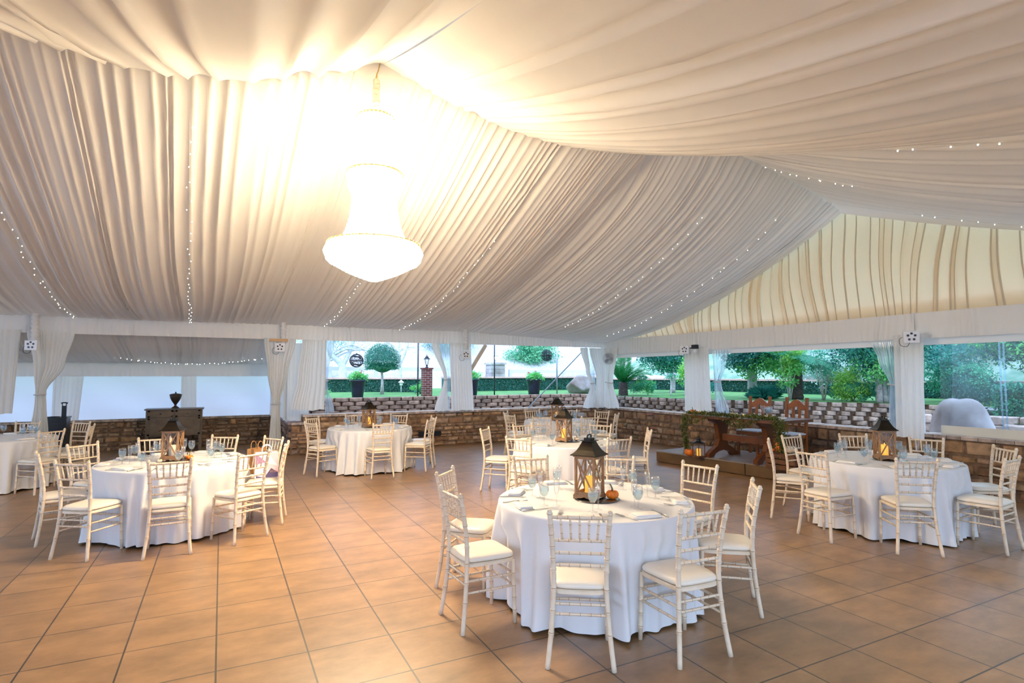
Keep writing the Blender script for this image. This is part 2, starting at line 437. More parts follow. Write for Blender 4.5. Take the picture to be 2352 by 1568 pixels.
# ---- pleated cloth
def pleats(n, seed, sharp=.6, jitter=.45):
    r = random.Random(seed)
    w = [1+r.uniform(-jitter, jitter)*1.3 for _ in range(n)]; t = sum(w); e = [0]
    for k in w: e.append(e[-1]+k/t)
    amp = [r.uniform(.55, 1.25) for _ in range(n)]; ph = [r.uniform(.28, .6) for _ in range(n)]
    def f(u):
        u = min(max(u, 0), .99999)
        lo, hi = 0, n
        while hi-lo > 1:
            m = (lo+hi)//2
            if e[m] <= u: lo = m
            else: hi = m
        t = (u-e[lo])/(e[lo+1]-e[lo])
        p = ph[lo]
        k = t/p if t < p else (1-t)/(1-p)
        return amp[lo]*(sin(k*pi/2)**sharp)
    f.edges = e
    return f
def usamples(pf, per):
    us = []
    for a, b in zip(pf.edges[:-1], pf.edges[1:]):
        us += [a+(b-a)*k/per for k in range(per)]
    return us+[1.0]
def cloth_panel(name, pos, nrm, pf, amp, nv, per=8, seed=1, wob=.015, tuck=False):
    # pos(u,v) base point; nrm(u,v) push direction; pleats run along v
    us = usamples(pf, per); rr = random.Random(seed); a1, a2 = rr.uniform(0,6), rr.uniform(0,6)
    mb = MB(); nu = len(us)
    rows = ([-1.] if tuck else [])+[j/(nv-1) for j in range(nv)]; nv = len(rows)
    for v in rows:
        for u in us:
            uu = u+wob*.5*sin(5*v+u*9+a1)*sin(pi*max(v,0))
            P = Vector(pos(u, v)); n = Vector(nrm(u, v))
            A = amp(u, v)
            k = .75+.25*sin(u*31+a1+2.2*v)+.2*sin(u*13+a2-1.5*v)
            q = P+n*(pf(min(max(uu,0),1))*A*k)
            mb.v.append(tuple(q))
    for j in range(nv-1):
        for i in range(nu-1):
            mb.f.append((j*nu+i, j*nu+i+1, (j+1)*nu+i+1, (j+1)*nu+i)); mb.sm.append(True)
    return mb
# frames: ridge x, eave x, ridge height of the liner
FR = [(-7.3,-7.3,5.2),(-2.95,-3.0,5.15),(1.53,1.15,5.25),(5.40,5.35,4.96),(9.78,9.78,4.62)]
SAGB = [.40,.40,.30,.27,.46]; SAGN = [.2,.25,.2,.18,.25]
HEM = [.5,.62,.34,.0]
ZE = [2.80,2.80,2.80,2.80,2.64]
def bay(b, u, v, back):
    lift = .10 if v < 0 else 0; v = max(v, 0)
    a, c = FR[b], FR[b+1]
    xr = a[0]+(c[0]-a[0])*u; xe = a[1]+(c[1]-a[1])*u
    s = (SAGB if back else SAGN); sg = s[b]+(s[b+1]-s[b])*u
    bel = 4*u*(1-u)
    zr = a[2]+(c[2]-a[2])*u-HEM[b]*bel
    ze = ZE[b]+(ZE[b+1]-ZE[b])*u
    ye = 13.22 if back else -1.3
    y = RID+(ye-RID)*v; x = xr+(xe-xr)*v
    z = zr+(ze-zr)*v-sg*4*v*(1-v)-(.16 if back else .20)*bel*sin(pi*v)
    if b == 3: z += .56*(1-u)**.6*math.exp(-v/(.07 if back else .40))
    return (x, y, z+lift)
def upn(back):
    k = .30 if back else -.30
    n = Vector((0, k, 1)).normalized()
    return lambda u, v: n
NPB = [26,34,40,40]; NPN = [16,19,19,17]
for b in range(4):
    for back in (True, False):
        pf = pleats((NPB if back else NPN)[b], 20+b*2+back, .62, .5)
        def amp(u, v, b=b, back=back):
            v = max(v, 0)
            if back: A = (.085 if b < 2 else .062)*(1-.35*v)*(.25+.75*min(1, v*9+.25))*(.4+.6*min(1,(1-v)*10))
            else: A = (.13 if b < 2 else .07)*(.45+.55*min(1, v*6+.15))*(1-.45*v)
            return A*(.5+.5*min(1, 14*u, 14*(1-u)))
        mb = cloth_panel('ceiling', lambda u, v: bay(b, u, v, back), upn(back), pf, amp, 26, 8, seed=b*3+back, tuck=back)
        struct('ceiling', mb, M['liner'])
# outer tent skin above the liner
mb = MB()
for ys in (1, -1):
    ye = 13.9 if ys > 0 else -2.0
    mb.add([(-12,RID,5.75),(10.3,RID,5.75),(10.3,ye,3.05),(-12,ye,3.05)], [(0,1,2,3)])
struct('roof', mb, M['roof'])
mb = MB(); mb.add([(-12,13.5,2.86),(1.6,13.5,2.86),(1.6,16.6,2.2),(-12,16.6,2.2)], [(0,1,2,3)])
struct('roof_annex', mb, M['roof'])
# gable liner at the right end: upright pleats
pf = pleats(104, 77, .7, .6)
def gz(y):
    if y > RID: return 4.62+(2.62-4.62)*(y-RID)/(13.3-RID)
    return 4.62+(2.62-4.62)*(RID-y)/(RID+1.5)
def gpos(u, v, o=0.0):
    y = 13.3-14.8*u+(.16*sin(u*23+1)+.10*sin(u*57))*(1-v)
    return (9.93+o-.10*sin(pi*v)**2, y, 2.50+(gz(y)+.1-2.50)*v)
mb = cloth_panel('gable', gpos, lambda u, v: (-1,0,0), pf, lambda u, v: .07*(.35+.65*sin(pi*min(1,max(0,v)))), 14, 7, 3, wob=0)
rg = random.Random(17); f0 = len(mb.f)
for e in pf.edges[1:-1]:  # ribbons in the greyer cloth paint the shade along the pleat creases
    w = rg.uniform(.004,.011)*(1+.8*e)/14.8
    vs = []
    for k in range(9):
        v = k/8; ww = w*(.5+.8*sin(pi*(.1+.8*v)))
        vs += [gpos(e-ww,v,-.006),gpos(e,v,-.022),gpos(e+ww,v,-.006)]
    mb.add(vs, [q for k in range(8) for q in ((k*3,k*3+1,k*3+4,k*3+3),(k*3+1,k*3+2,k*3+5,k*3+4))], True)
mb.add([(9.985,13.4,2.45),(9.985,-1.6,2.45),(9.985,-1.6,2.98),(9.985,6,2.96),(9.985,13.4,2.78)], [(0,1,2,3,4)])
mb.m2 = M['gable_fold_shade']
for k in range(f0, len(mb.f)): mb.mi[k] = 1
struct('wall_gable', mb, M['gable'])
# unseen white draped screen, added behind the camera to darken the right floor
pf = pleats(60, 5, .8, .4)
struct('light_blocker_front', cloth_panel('f', lambda u, v: (6.2+3.4*u,-1.25,2.75*v), lambda u, v: (0,1,0), pf, lambda u, v: .05, 4, 5, 4), M['drape'])

# valances under the eaves (one strip per bay)
def valance(n, P, Q, z0, z1, seed, npl, amp=.034, m='valance', lean=(0,0,0)):
    pf = pleats(npl, seed, .8, .35)
    P = Vector(P); Q = Vector(Q); d = (Q-P).normalized(); nrm = Vector((d.y, -d.x, 0))
    mb = cloth_panel('v', lambda u, v: P+(Q-P)*u+Vector((0,0,z0+(z1-z0)*v))+Vector(lean)*v, lambda u, v: nrm, pf, lambda u, v: amp*(1-.55*v), 5, 5, seed)
    return struct(n, mb, M[m])
k = 1
for a, b in ((-7.3,-3.0),(-3.0,1.15),(1.15,5.35),(5.35,9.72)):
    valance('trim_%d' % k, (a,13.16,0), (b,13.16,0), 2.50, 2.84, 40+k, 44); k += 1
for a, b in ((13.2,9.5),(9.5,5.0),(5.0,.5)):
    valance('trim_%d' % k, (9.66,a,0), (9.66,b,0), 2.30, 2.70, 40+k, 46, .032); k += 1
# pale clear-vinyl header strip below the right valance
for a, b in ((13.1,9.4),(9.4,5.0),(5.0,.5)):
    mb = MB(); mb.add([(9.78,a,2.20),(9.78,b,2.20),(9.78,b,2.36),(9.78,a,2.36)], [(0,1,2,3)])
    struct('trim_%d' % k, mb, M['valance']); k += 1
# annex canopy liner and its short rear valance
pf = pleats(60, 91, .6, .5)
mb = cloth_panel('c', lambda u, v: (-5.2+6.5*u, 13.35+2.3*v, 2.66-.66*v-.16*4*v*(1-v)), lambda u, v: (0,.25,1), pf, lambda u, v: .05*(1-.4*v), 10, 6, 5)
struct('ceiling_annex', mb, M['liner'])
valance('trim_%d' % k, (-5.2,15.66,0), (1.33,15.66,0), 1.70, 2.12, 66, 60, .02); k += 1

# ---- garden retaining walls of rounded concrete blocks
def block_wall(name, pts, z0, z1, seed, bl=.31, ch=.112, tone=(1,1,1), proud=.05, gap=.015):
    r = random.Random(seed); mb = MB(); mb.c = []
    P = [Vector(p) for p in pts]
    seg = [(P[i+1]-P[i]).length for i in range(len(P)-1)]; T = sum(seg)
    def at(s):
        s = max(0, min(T-1e-4, s)); i = 0
        while s > seg[i]: s -= seg[i]; i += 1
        d = (P[i+1]-P[i]).normalized(); return P[i]+d*s, d, Vector((d.y,-d.x,0))
    nrow = int(round((z1-z0)/ch)); z = z0
    for k in range(nrow):
        s = -bl*(.5 if k % 2 else 0)*1.0
        while s < T:
            w = bl*r.uniform(.92,1.08); a = s+gap; e = s+w-gap
            if a < 0: a = 0
            if e > T: e = T
            if e-a > .05:
                c = r.choice([(.27,.215,.185),(.30,.24,.205),(.245,.195,.17),(.33,.265,.23)])
                kk = r.uniform(.82,1.12); c = tuple(c[i]*tone[i]*kk for i in range(3)); pr = proud*r.uniform(.7,1.3)
                zz0, zz1 = z+.004, z+ch-.004
                rows = []
                for t, o in ((0,-.10),(.02,.35*pr),(.12,pr*.9),(.5,pr*1.15),(.88,pr*.9),(.98,.35*pr),(1,-.10)):
                    p, d, n = at(a+(e-a)*t)
                    for zq, oo in ((zz0,-.02),(zz0+.018,0),(zz1-.018,0),(zz1,-.02)):
                        rows.append(tuple(p+n*(o+oo)+Vector((0,0,zq))))
                    p2 = p-n*.18
                    rows.append((p2.x,p2.y,zz1))
                fs = []
                for i in range(6):
                    for j in range(4): fs.append((i*5+j, (i+1)*5+j, (i+1)*5+j+1, i*5+j+1))
                b0 = len(mb.v); mb.add(rows, fs)
                mb.c += [c]*(len(mb.v)-b0)
            s += w
        z += ch
    for i in range(len(P)-1):
        d = (P[i+1]-P[i]).normalized(); n = Vector((d.y,-d.x,0))
        q = [P[i]-n*.05, P[i+1]-n*.05]
        b0 = len(mb.v)
        mb.add([(q[0].x,q[0].y,z0-.6),(q[1].x,q[1].y,z0-.6),(q[1].x,q[1].y,z1-.02),(q[0].x,q[0].y,z1-.02)], [(0,1,2,3)])
        mb.c += [(.17*tone[0],.12*tone[1],.09*tone[2])]*4
    return struct(name, mb, M['stone'])
block_wall('wall_garden_back', [(1.75,15.6,0),(6.2,15.55,0)], .45, 1.122, 21, bl=.36, tone=(1.15,1.0,.92))
block_wall('wall_garden_back', [(6.2,15.55,0),(10.2,15.45,0),(10.5,14.9,0)], .45, 1.122, 22, bl=.36, tone=(1.25,1.08,.98))
block_wall('wall_garden_right', [(10.5,14.9,0),(10.6,13.4,0),(10.95,11.2,0),(11.7,9.8,0),(12.4,8.7,0),(13.05,7.75,0),(13.4,7.1,0),(13.6,5.9,0)], .40, 1.122, 23, bl=.30, ch=.10, tone=(1.38,1.36,1.34), proud=.10, gap=.045)
block_wall('wall_garden_step', [(11.6,6.2,0),(12.3,5.2,0),(12.5,3.6,0)], .52, 1.0, 25, bl=.42, ch=.16, tone=(1.9,1.9,2.0), proud=.05)
block_wall('wall_garden_step', [(12.0,4.9,0),(12.2,2.6,0)], .40, .88, 26, bl=.42, ch=.16, tone=(1.9,1.9,2.0), proud=.05)
# lawn and hillside
ZL = 1.10
mb = MB(); mb.add([(10.1,-4,.44),(14,-4,.44),(14,15,.44),(10.1,15,.44)], [(0,1,2,3)]); struct('path', mb, M['paving'])
mb = MB(); mb.add([(12.3,-4,.89),(13.7,-4,.89),(13.7,6.1,.89),(12.3,5.2,.89)], [(0,1,2,3)]); struct('terrace', mb, M['lawn'])
def hz(x, y):
    a = max(0, y-25.5); b = max(0, x-19)
    h = max(a*.62, b*.52)
    return 1.10+h+.35*sin(x*.35+1)*sin(y*.3)*min(1, h)
mb = MB()
W = [(10.5,14.9),(10.6,13.4),(10.95,11.2),(11.7,9.8),(12.4,8.7),(13.05,7.75),(13.4,7.1),(13.6,5.9),(13.6,-4)]
mb.add([(-14,16.9,ZL),(1.75,16.9,ZL),(1.75,27,ZL),(-14,27,ZL)], [(0,1,2,3)])
mb.add([(1.75,15.6,ZL),(6.2,15.55,ZL),(10.2,15.45,ZL),(10.2,27,ZL),(6.2,27,ZL),(1.75,27,ZL)], [(0,1,4,5),(1,2,3,4)])
mb.add([(10.2,15.45,ZL),(10.5,14.9,ZL),(22,14.9,ZL),(22,27,ZL),(10.2,27,ZL)], [(0,1,2),(0,2,3),(0,3,4)])
for (xa, ya), (xb, yb) in zip(W[:-1], W[1:]): mb.add([(xa,ya,ZL),(xb,yb,ZL),(22,yb,ZL),(22,ya,ZL)], [(0,1,2,3)])
mb.add([(-14,17,.6),(22,17,.6),(22,27,.6),(-14,27,.6)], [(3,2,1,0)])
mb.add([(13.7,-4,.6),(22,-4,.6),(22,14,.6),(13.7,14,.6)], [(3,2,1,0)])
struct('lawn', mb, M['lawn'])
mb = MB(); mb.grid(lambda u, v: (-30+80*u, 22+34*v, hz(-30+80*u, 22+34*v)-.06), 60, 34)
struct('hill_back', mb, M['hill'])
mb = MB(); mb.grid(lambda u, v: (18+26*v, -14+40*u, hz(18+26*v, -14+40*u)-.05), 40, 26)
struct('hill_right', mb, M['hill_green'])
# ================================================================== CHAIRS
def bamboo(mb, pts, r, rings, n=8):
    # a turned stick with raised bamboo knuckles at fractions along its length
    pts = [Vector(p) for p in pts]
    L = [0]
    for a, b in zip(pts[:-1], pts[1:]): L.append(L[-1]+(b-a).length)
    T = L[-1]
    def at(t):
        s = t*T
        for i in range(len(L)-1):
            if s <= L[i+1]+1e-9:
                k = (s-L[i])/(L[i+1]-L[i]); return pts[i].lerp(pts[i+1], k)
        return pts[-1]
    ts = {0.0: 1.0, 1.0: 1.0}
    w = .0045/T
    grooves = []
    for q in rings:
        grooves.append(min(1,max(0,q-.45*w)))
        for d, k in ((-2.2*w,1.0),(-w,1.22),(-.45*w,1.06),(.45*w,1.06),(w,1.22),(2.2*w,1.0)): ts[min(1,max(0,q+d))] = k
    for i in range(1, len(L)-1): ts.setdefault(L[i]/T, 1.0)
    tt = sorted(ts)
    f0 = len(mb.f)
    mb.tube([at(t) for t in tt], [r*ts[t] for t in tt], n)
    mb.m2 = M['knuckle']; gs = set(grooves)
    for j, t in enumerate(tt[:-1]):
        if t in gs:
            for i in range(n): mb.mi[f0+j*n+i] = 1
def qcurve(P, k=5):
    # smooth polyline through P (Catmull-Rom)
    P = [Vector(p) for p in P]; out = []
    for i in range(len(P)-1):
        a = P[max(i-1,0)]; b = P[i]; c = P[i+1]; d = P[min(i+2,len(P)-1)]
        for j in range(k):
            t = j/k
            out.append(.5*((2*b)+(c-a)*t+(2*a-5*b+4*c-d)*t*t+(3*b-a-3*c+d)*t**3))
    return out+[P[-1]]
def make_chair(label):
    t = thing('chiavari_chair', label, 'chair'); m = M['white_wood']
    for sx in (-1, 1):
        P = qcurve([(sx*.196,-.225,0),(sx*.172,-.195,.22),(sx*.158,-.178,.44),(sx*.160,-.182,.60),(sx*.168,-.205,.76),(sx*.179,-.235,.905)], 4)
        mb = MB(); bamboo(mb, P, .0155, (.22,.36,.5,.62,.70,.78,.86,.93), 9)
        mb.lathe([(.0155,0),(.019,.004),(.019,.010),(.012,.014),(.015,.020),(.010,.028),(.003,.031)], 9, (sx*.1795,-.236,.904))
        link('rear_post', mb, m, t)
        mb = MB(); bamboo(mb, [(sx*.182,.185,0),(sx*.172,.172,.435)], .0145, (.2,.4,.58,.78), 8)
        link('front_leg', mb, m, t)
    def rail(n, z, half, y, r=.0095, rings=(.12,.3,.5,.7,.88)):
        mb = MB(); bamboo(mb, [(-half,y,z),(half,y,z)], r, rings, 7); return link(n, mb, m, t)
    rail('top_rail', .888, .176, -.231, .0115)
    for z, h, y in ((.745,.166,-.202),(.668,.163,-.191),(.592,.159,-.182)): rail('back_rail', z, h, y)
    for i in range(5):
        x = (-2+i)*.056
        mb = MB(); bamboo(mb, [(x*.93,-.203,.748),(x*1.02,-.231,.885)], .0072, (.3,.7), 6); link('spindle', mb, m, t)
    for z in (.365,.305): rail('rear_stretcher', z, .160, -.183, .0085)
    for z in (.335,.255): rail('front_stretcher', z, .174, .178, .0085)
    for sx in (-1, 1):
        for z in (.335,.255):
            mb = MB(); bamboo(mb, [(sx*.164,-.183,z),(sx*.175,.177,z)], .0085, (.25,.5,.75), 7); link('side_stretcher', mb, m, t)
    def outline(a, k=1.0):
        c, s = cos(a), sin(a); e = .38
        x = (abs(c)**e)*(1 if c > 0 else -1); y = (abs(s)**e)*(1 if s > 0 else -1)
        w = .181+.014*y
        return (x*w*k, y*.196*k+.002)
    mb = MB()
    def ring(u, v):
        a = TAU*u; k = (1.0,1.0,.84,.84)[int(round(v*4)) % 4]; z = (.424,.448,.448,.424)[int(round(v*4)) % 4]
        x, y = outline(a, k); return (x, y, z)
    mb.grid(ring, 36, 5, True, True); link('seat_frame', mb, m, t)
    mb = MB(); prof = [(.0,.449),(.9,.449),(.985,.456),(1.0,.468),(.975,.480),(.90,.490),(.72,.498),(.4,.503),(0.01,.505)]
    def cush(u, v):
        i = v*(len(prof)-1); k = int(round(i)); r, z = prof[k]; x, y = outline(TAU*u, max(r,.01)*1.0)
        return (x, y, z)
    mb.grid(cush, 36, len(prof), True, True); link('seat_cushion', mb, M['cushion'], t)
    return t
TAB = {'T1':(2.67,3.78),'T2':(-.46,7.58),'T3':(2.50,10.71),'T4':(4.56,7.16),'T5':(6.51,10.46),'T6':(6.88,3.95),'T7':(-3.10,11.5)}
TNAME = {'T1':'foreground table','T2':'table beside the shopping bags','T3':'table before the topiary window','T4':'middle table','T5':'far corner table','T6':'table by the vinyl window','T7':'table at the left edge'}
# seat angle around the table, distance of the chair back from the centre, turn, what the seat is called
SEATS = {
'T1':[(-131,1.12,8,'near'),(-90,1.13,-4,'near right'),(178,1.19,4,'left'),(137,1.26,0,'far left'),(-37,1.20,-5,'right'),(5,1.27,6,'far right'),(86,1.23,-5,'far side'),(43,1.20,8,'far side right')],
'T2':[(-133,1.14,8,'near left'),(178,1.22,18,'left'),(141,1.28,-5,'far left'),(-88,1.14,0,'near'),(-49,1.22,-8,'near right'),(-11,1.18,0,'right'),(25,1.2,8,'far right'),(65,1.15,-6,'far side'),(106,1.2,-10,'far side left')],
'T3':[(140,1.22,-8,'far left'),(-163,1.14,8,'left'),(-94,1.14,8,'near'),(-38,1.14,0,'near right'),(-4,1.2,0,'right'),(93,1.26,-8,'far side'),(47,1.2,8,'far right')],
'T4':[(139,1.24,-4,'left'),(-155,1.2,10,'near left'),(-85,1.17,-8,'near right'),(-18,1.27,-14,'right'),(95,1.16,0,'far left'),(27,1.2,12,'far right')],
'T5':[(176,1.18,12,'left'),(140,1.18,0,'far left'),(-141,1.22,14,'near left'),(-92,1.22,-8,'near right'),(3,1.22,20,'far right'),(-38,1.2,-12,'right'),(92,1.2,-10,'far side'),(47,1.15,0,'far side right')],
'T6':[(178,1.22,0,'left'),(128,1.2,0,'far left'),(89,1.2,0,'far side left'),(-139,1.14,10,'near'),(-86,1.16,0,'near right'),(-35,1.25,0,'right'),(5,1.3,22,'far right'),(43,1.25,16,'far side')],
'T7':[(-45,1.22,2,'near right'),(87,1.22,-10,'far side'),(38,1.22,12,'far right'),(-5,1.22,4,'right')],
}
first = None
for T, (tx, ty) in TAB.items():
    for a, d, tw, nm in SEATS[T]:
        lab = 'whitewashed chair, ivory cushion, %s seat of the %s' % (nm, TNAME[T])
        A = radians(a); dd = max(d,1.16)-.215
        x = tx+dd*cos(A); y = ty+dd*sin(A); rz = A+pi/2+radians(tw)
        if first is None:
            first = make_chair(lab); first.location = (x,y,0); first.rotation_euler = (0,0,rz); first['group'] = 'chairs around the foreground table'
        else: dup(first, (x,y,0), rz, lab, 'chairs around the %s' % TNAME[T])

# ================================================================== TABLES, CLOTHS
def table_part(T, tx, ty, proto=[None]):
    lab = 'round banquet table beneath white linen, %s' % TNAME[T]
    if proto[0] is None:
        t = thing('round_table', lab, 'table', (tx,ty,0), 0, 'round banquet tables')
        mb = MB(); mb.lathe([(.70,.715),(.735,.72),(.74,.735),(.735,.748),(.70,.75)], 40); link('tabletop', mb, M['table_wood'], t)
        for i in range(4):
            a = TAU*i/4+.4; mb = MB(); mb.tube([(.40*cos(a),.40*sin(a),.716),(.47*cos(a),.47*sin(a),0)], .017, 8); link('leg', mb, M['pole'], t)
        proto[0] = t
    else: dup(proto[0], (tx,ty,0), 0, lab)
def make_cloth(T, tx, ty, seed):
    r = random.Random(seed); nf = r.choice((27,29,31))
    ph = [r.uniform(0,TAU) for _ in range(6)]
    seats = [radians(s[0]) for s in SEATS[T]]
    NA = 300
    zs = [.757,.757,.756,.752,.742,.725,.69,.62,.52,.42,.30,.19,.09,.0]
    # irregular fold phase
    def fold(a):
        p = nf*a+1.6*sin(2*a+ph[0])+1.3*sin(3*a+ph[1])+.9*sin(5*a+ph[2])
        s = sin(p); k = .62+.38*sin(4*a+ph[3])+.22*sin(7*a+ph[4])
        return (s if s > 0 else s*.75)*k, k
    mb = MB()
    def fn(u, v):
        a = TAU*u; j = int(round(v*(len(zs)+1)))
        if j == 0: return (.01*cos(a), .01*sin(a), .758)
        if j == 1: return (.5*cos(a), .5*sin(a), .7585)
        j -= 2; z = zs[j]
        rr = (.735,.748,.754,.760,.764,.766)[j] if j < 6 else None
        if rr is None:
            q = (.72-z)/.72
            f, k = fold(a)
            base = .766+.030*q+.020*sin(3*a+ph[5])*q
            rr = base+f*.082*q**.65+.045*k*q*q
            near = min(abs((a-s+pi) % TAU-pi) for s in seats)
            lim = .722+max(0, near-.22)*.9
            if z < .56: rr = min(rr, lim+.020*f) if near < .36 else rr
            if j == len(zs)-1: z = .012+.010*(1+sin(9*a+ph[1])+.6*sin(17*a+ph[2]))
        return (rr*cos(a), rr*sin(a), z)
    mb.grid(fn, NA, len(zs)+2, True, True)
    o = link('tablecloth', mb, M['cloth']); o.location = (tx,ty,0)
    return tag(o, 'white floor-length linen cloth draped over the %s' % TNAME[T], 'tablecloth', 'white tablecloths')
for i, (T, (tx, ty)) in enumerate(TAB.items()):
    table_part(T, tx, ty); make_cloth(T, tx, ty, 100+i)

# ================================================================== TABLE SETTINGS
ZT = .7595
def make_goblet(label):
    t = thing('water_goblet', label, 'glass')
    mb = MB(); mb.lathe([(.034,0),(.034,.002),(.012,.006),(.0045,.012),(.004,.045),(.0065,.052),(.0045,.060),(.016,.068),(.030,.088),(.0365,.115),(.036,.145),(.032,.172),(.0308,.172),(.0345,.145),(.035,.115),(.0285,.090),(.014,.072),(.001,.068)], 16, cap=False)
    link('goblet_bowl', mb, M['glass'], t)
    mb = MB(); mb.lathe([(.001,.0705),(.0135,.0735),(.0275,.091),(.0338,.115),(.0338,.138),(.001,.138)], 14); link('water', mb, M['water'], t)
    return t
def make_flute(label):
    t = thing('champagne_flute', label, 'glass')
    mb = MB(); mb.lathe([(.030,0),(.030,.002),(.010,.006),(.004,.012),(.004,.060),(.0065,.066),(.004,.072),(.012,.085),(.020,.115),(.0225,.150),(.0215,.205),(.0205,.205),(.0215,.150),(.019,.117),(.010,.088),(.001,.084)], 14, cap=False)
    link('flute_bowl', mb, M['glass'], t); return t
def make_napkin(label):
    mb = MB()
    for k, (w, d, z0, z1) in enumerate(((.215,.115,0,.007),(.205,.110,.007,.014),(.190,.104,.014,.021))):
        def fn(u, v, w=w, d=d, z0=z0, z1=z1):
            a = TAU*u; e = .3; c, s = cos(a), sin(a)
            x = (abs(c)**e)*(1 if c > 0 else -1)*w/2; y = (abs(s)**e)*(1 if s > 0 else -1)*d/2
            kk, z = ((.0,z0),(.97,z0),(1,(z0+z1)/2),(.97,z1),(.6,z1+.002),(0.01,z1+.003))[int(round(v*5))]
            return (x*kk+.004*k, y*kk, z+.0015*sin(20*x+k))
        mb.grid(fn, 28, 6, True, True)
    o = link('folded_napkin', mb, M['napkin']); return tag(o, label, 'napkin')
def make_fork(label):
    t = thing('fork', label, 'fork')
    mb = MB(); mb.tube([(0,-.10,.004),(0,-.06,.004),(0,0,.010),(0,.03,.008)], [.0048,.0042,.0028,.0045], 6); link('handle', mb, M['steel'], t)
    mb = MB(); mb.box((0,.045,.006), (.022,.03,.003))
    for i in range(4): mb.bar((-.0095+i*.0063,.058,.006), (-.0095+i*.0063,.098,.009), .003, .0025)
    link('tines', mb, M['steel'], t); return t
def make_knife(label):
    t = thing('table_knife', label, 'knife')
    mb = MB(); mb.tube([(0,-.11,.005),(0,-.07,.0055),(0,-.01,.005)], [.0055,.006,.004], 6); link('handle', mb, M['steel'], t)
    mb = MB(); mb.prism([(-.006,-.012),(.007,-.012),(.0095,.06),(.006,.095),(0,.108),(-.006,.10)], .003, .0055, lambda a, b, h: (a,b,h)); link('blade', mb, M['steel'], t)
    return t
PR = {}
def put(kind, maker, label, loc, rz, group):
    if kind not in PR:
        o = maker(label); o.location = loc; o.rotation_euler = (0,0,rz); o['group'] = group; PR[kind] = o; return o
    return dup(PR[kind], loc, rz, label, group)
rs = random.Random(31)
for T, (tx, ty) in TAB.items():
    for a, d, tw, nm in SEATS[T]:
        A = radians(a+rs.uniform(-3,3)); ca, sa = cos(A), sin(A); at = 'at the %s seat of the %s' % (nm, TNAME[T])
        def pos(rad, side): return (tx+rad*ca-side*sa, ty+rad*sa+side*ca, ZT)
        j = lambda q=.012: rs.uniform(-q, q)
        put('g', make_goblet, 'stemmed water goblet %s' % at, pos(.48+j(), .065+j()), rs.uniform(0,6), 'water goblets on the %s' % TNAME[T])
        put('f', make_flute, 'tall champagne flute %s' % at, pos(.405+j(), .10+j()), rs.uniform(0,6), 'champagne flutes on the %s' % TNAME[T])
        put('n', make_napkin, 'ivory folded napkin %s' % at, pos(.645+j(), .0+j()), A+pi/2+rs.uniform(-.3,.3), 'napkins on the %s' % TNAME[T])
        put('k', make_fork, 'steel fork %s' % at, pos(.625+j(), -.145+j()), A+pi/2+rs.uniform(-.25,.25), 'forks on the %s' % TNAME[T])
        put('d', make_knife, 'steel table knife %s' % at, pos(.62+j(), .145+j()), A+pi/2+rs.uniform(-.25,.25), 'knives on the %s' % TNAME[T])

# ================================================================== LANTERNS AND CENTREPIECES
def make_lantern(label, hh=1.0):
    t = thing('candle_lantern', label, 'lantern'); w = M['lantern_wood']; s = .0875
    mb = MB(); e = s+.008
    for i in range(4):
        M4 = Matrix.Rotation(pi/2*i, 4, 'Z')
        b = MB()
        poly = [(-e,.0),(-e+.03,.0),(-e+.04,.008),(-.02,.012),(0,.02),(.02,.012),(e-.04,.008),(e-.03,0),(e,0),(e,.030),(-e,.030)]
        b.prism(poly, -e, -e+.012, lambda x, z, h: (x,h,z)); b.xform(M4); mb.add(b.v, b.f)
    mb.box((0,0,.034), (2*s+.006,2*s+.006,.010)); link('base', mb, w, t)
    for sx in (-1,1):
        for sy in (-1,1):
            mb = MB(); mb.box((sx*(s-.009),sy*(s-.009),.182), (.018,.018,.288)); link('corner_post', mb, w, t)
    for i in range(4):
        M4 = Matrix.Rotation(pi/2*i, 4, 'Z')
        b = MB(); q = s-.018
        b.bar((-q,-s+.010,.052),(q,-s+.010,.312),.012,.007,(0,1,0)); b.bar((-q,-s+.006,.312),(q,-s+.006,.052),.012,.007,(0,1,0))
        b.xform(M4); link('cross_brace', b, w, t)
        b = MB(); b.box((0,-s+.009,.047),(2*q,.014,.016)); b.xform(M4); link('rail', b, w, t)
        b = MB(); b.box((0,-s+.009,.318),(2*q,.014,.016)); b.xform(M4); link('rail', b, w, t)
        b = MB(); b.add([(-q,-s+.015,.05),(q,-s+.015,.05),(q,-s+.015,.316),(-q,-s+.015,.316)], [(0,1,2,3)]); b.xform(M4); link('pane', b, M['lantern_glass'], t)
    mb = MB(); mb.box((0,0,.331), (2*s+.016,2*s+.016,.012)); link('top_board', mb, w, t)
    mb = MB(); rows = [(.114,.336),(.110,.343),(.092,.356),(.073,.378),(.058,.405),(.046,.432),(.040,.447)]
    for (a, z), (b2, z2) in zip(rows[:-1], rows[1:]):
        vs = [(a*x,a*y,z) for x, y in ((-1,-1),(1,-1),(1,1),(-1,1))]+[(b2*x,b2*y,z2) for x, y in ((-1,-1),(1,-1),(1,1),(-1,1))]
        mb.add(vs, [(0,1,5,4),(1,2,6,5),(2,3,7,6),(3,0,4,7)])
    mb.add([(-.114,-.114,.336),(.114,-.114,.336),(.114,.114,.336),(-.114,.114,.336)], [(3,2,1,0)])
    mb.box((0,0,.450), (.112,.112,.005)); mb.box((0,0,.462), (.062,.062,.020)); link('roof', mb, M['dark_metal'], t)
    mb = MB(); mb.tube([(-.03,0,.47),(-.034,0,.487),(-.022,0,.496),(.022,0,.496),(.034,0,.487),(.03,0,.47)], .0055, 7); link('handle', mb, M['dark_metal'], t)
    mb = MB(); mb.box((s+.004,0,.19), (.010,.018,.030)); link('latch', mb, M['dark_metal'], t)
    return t
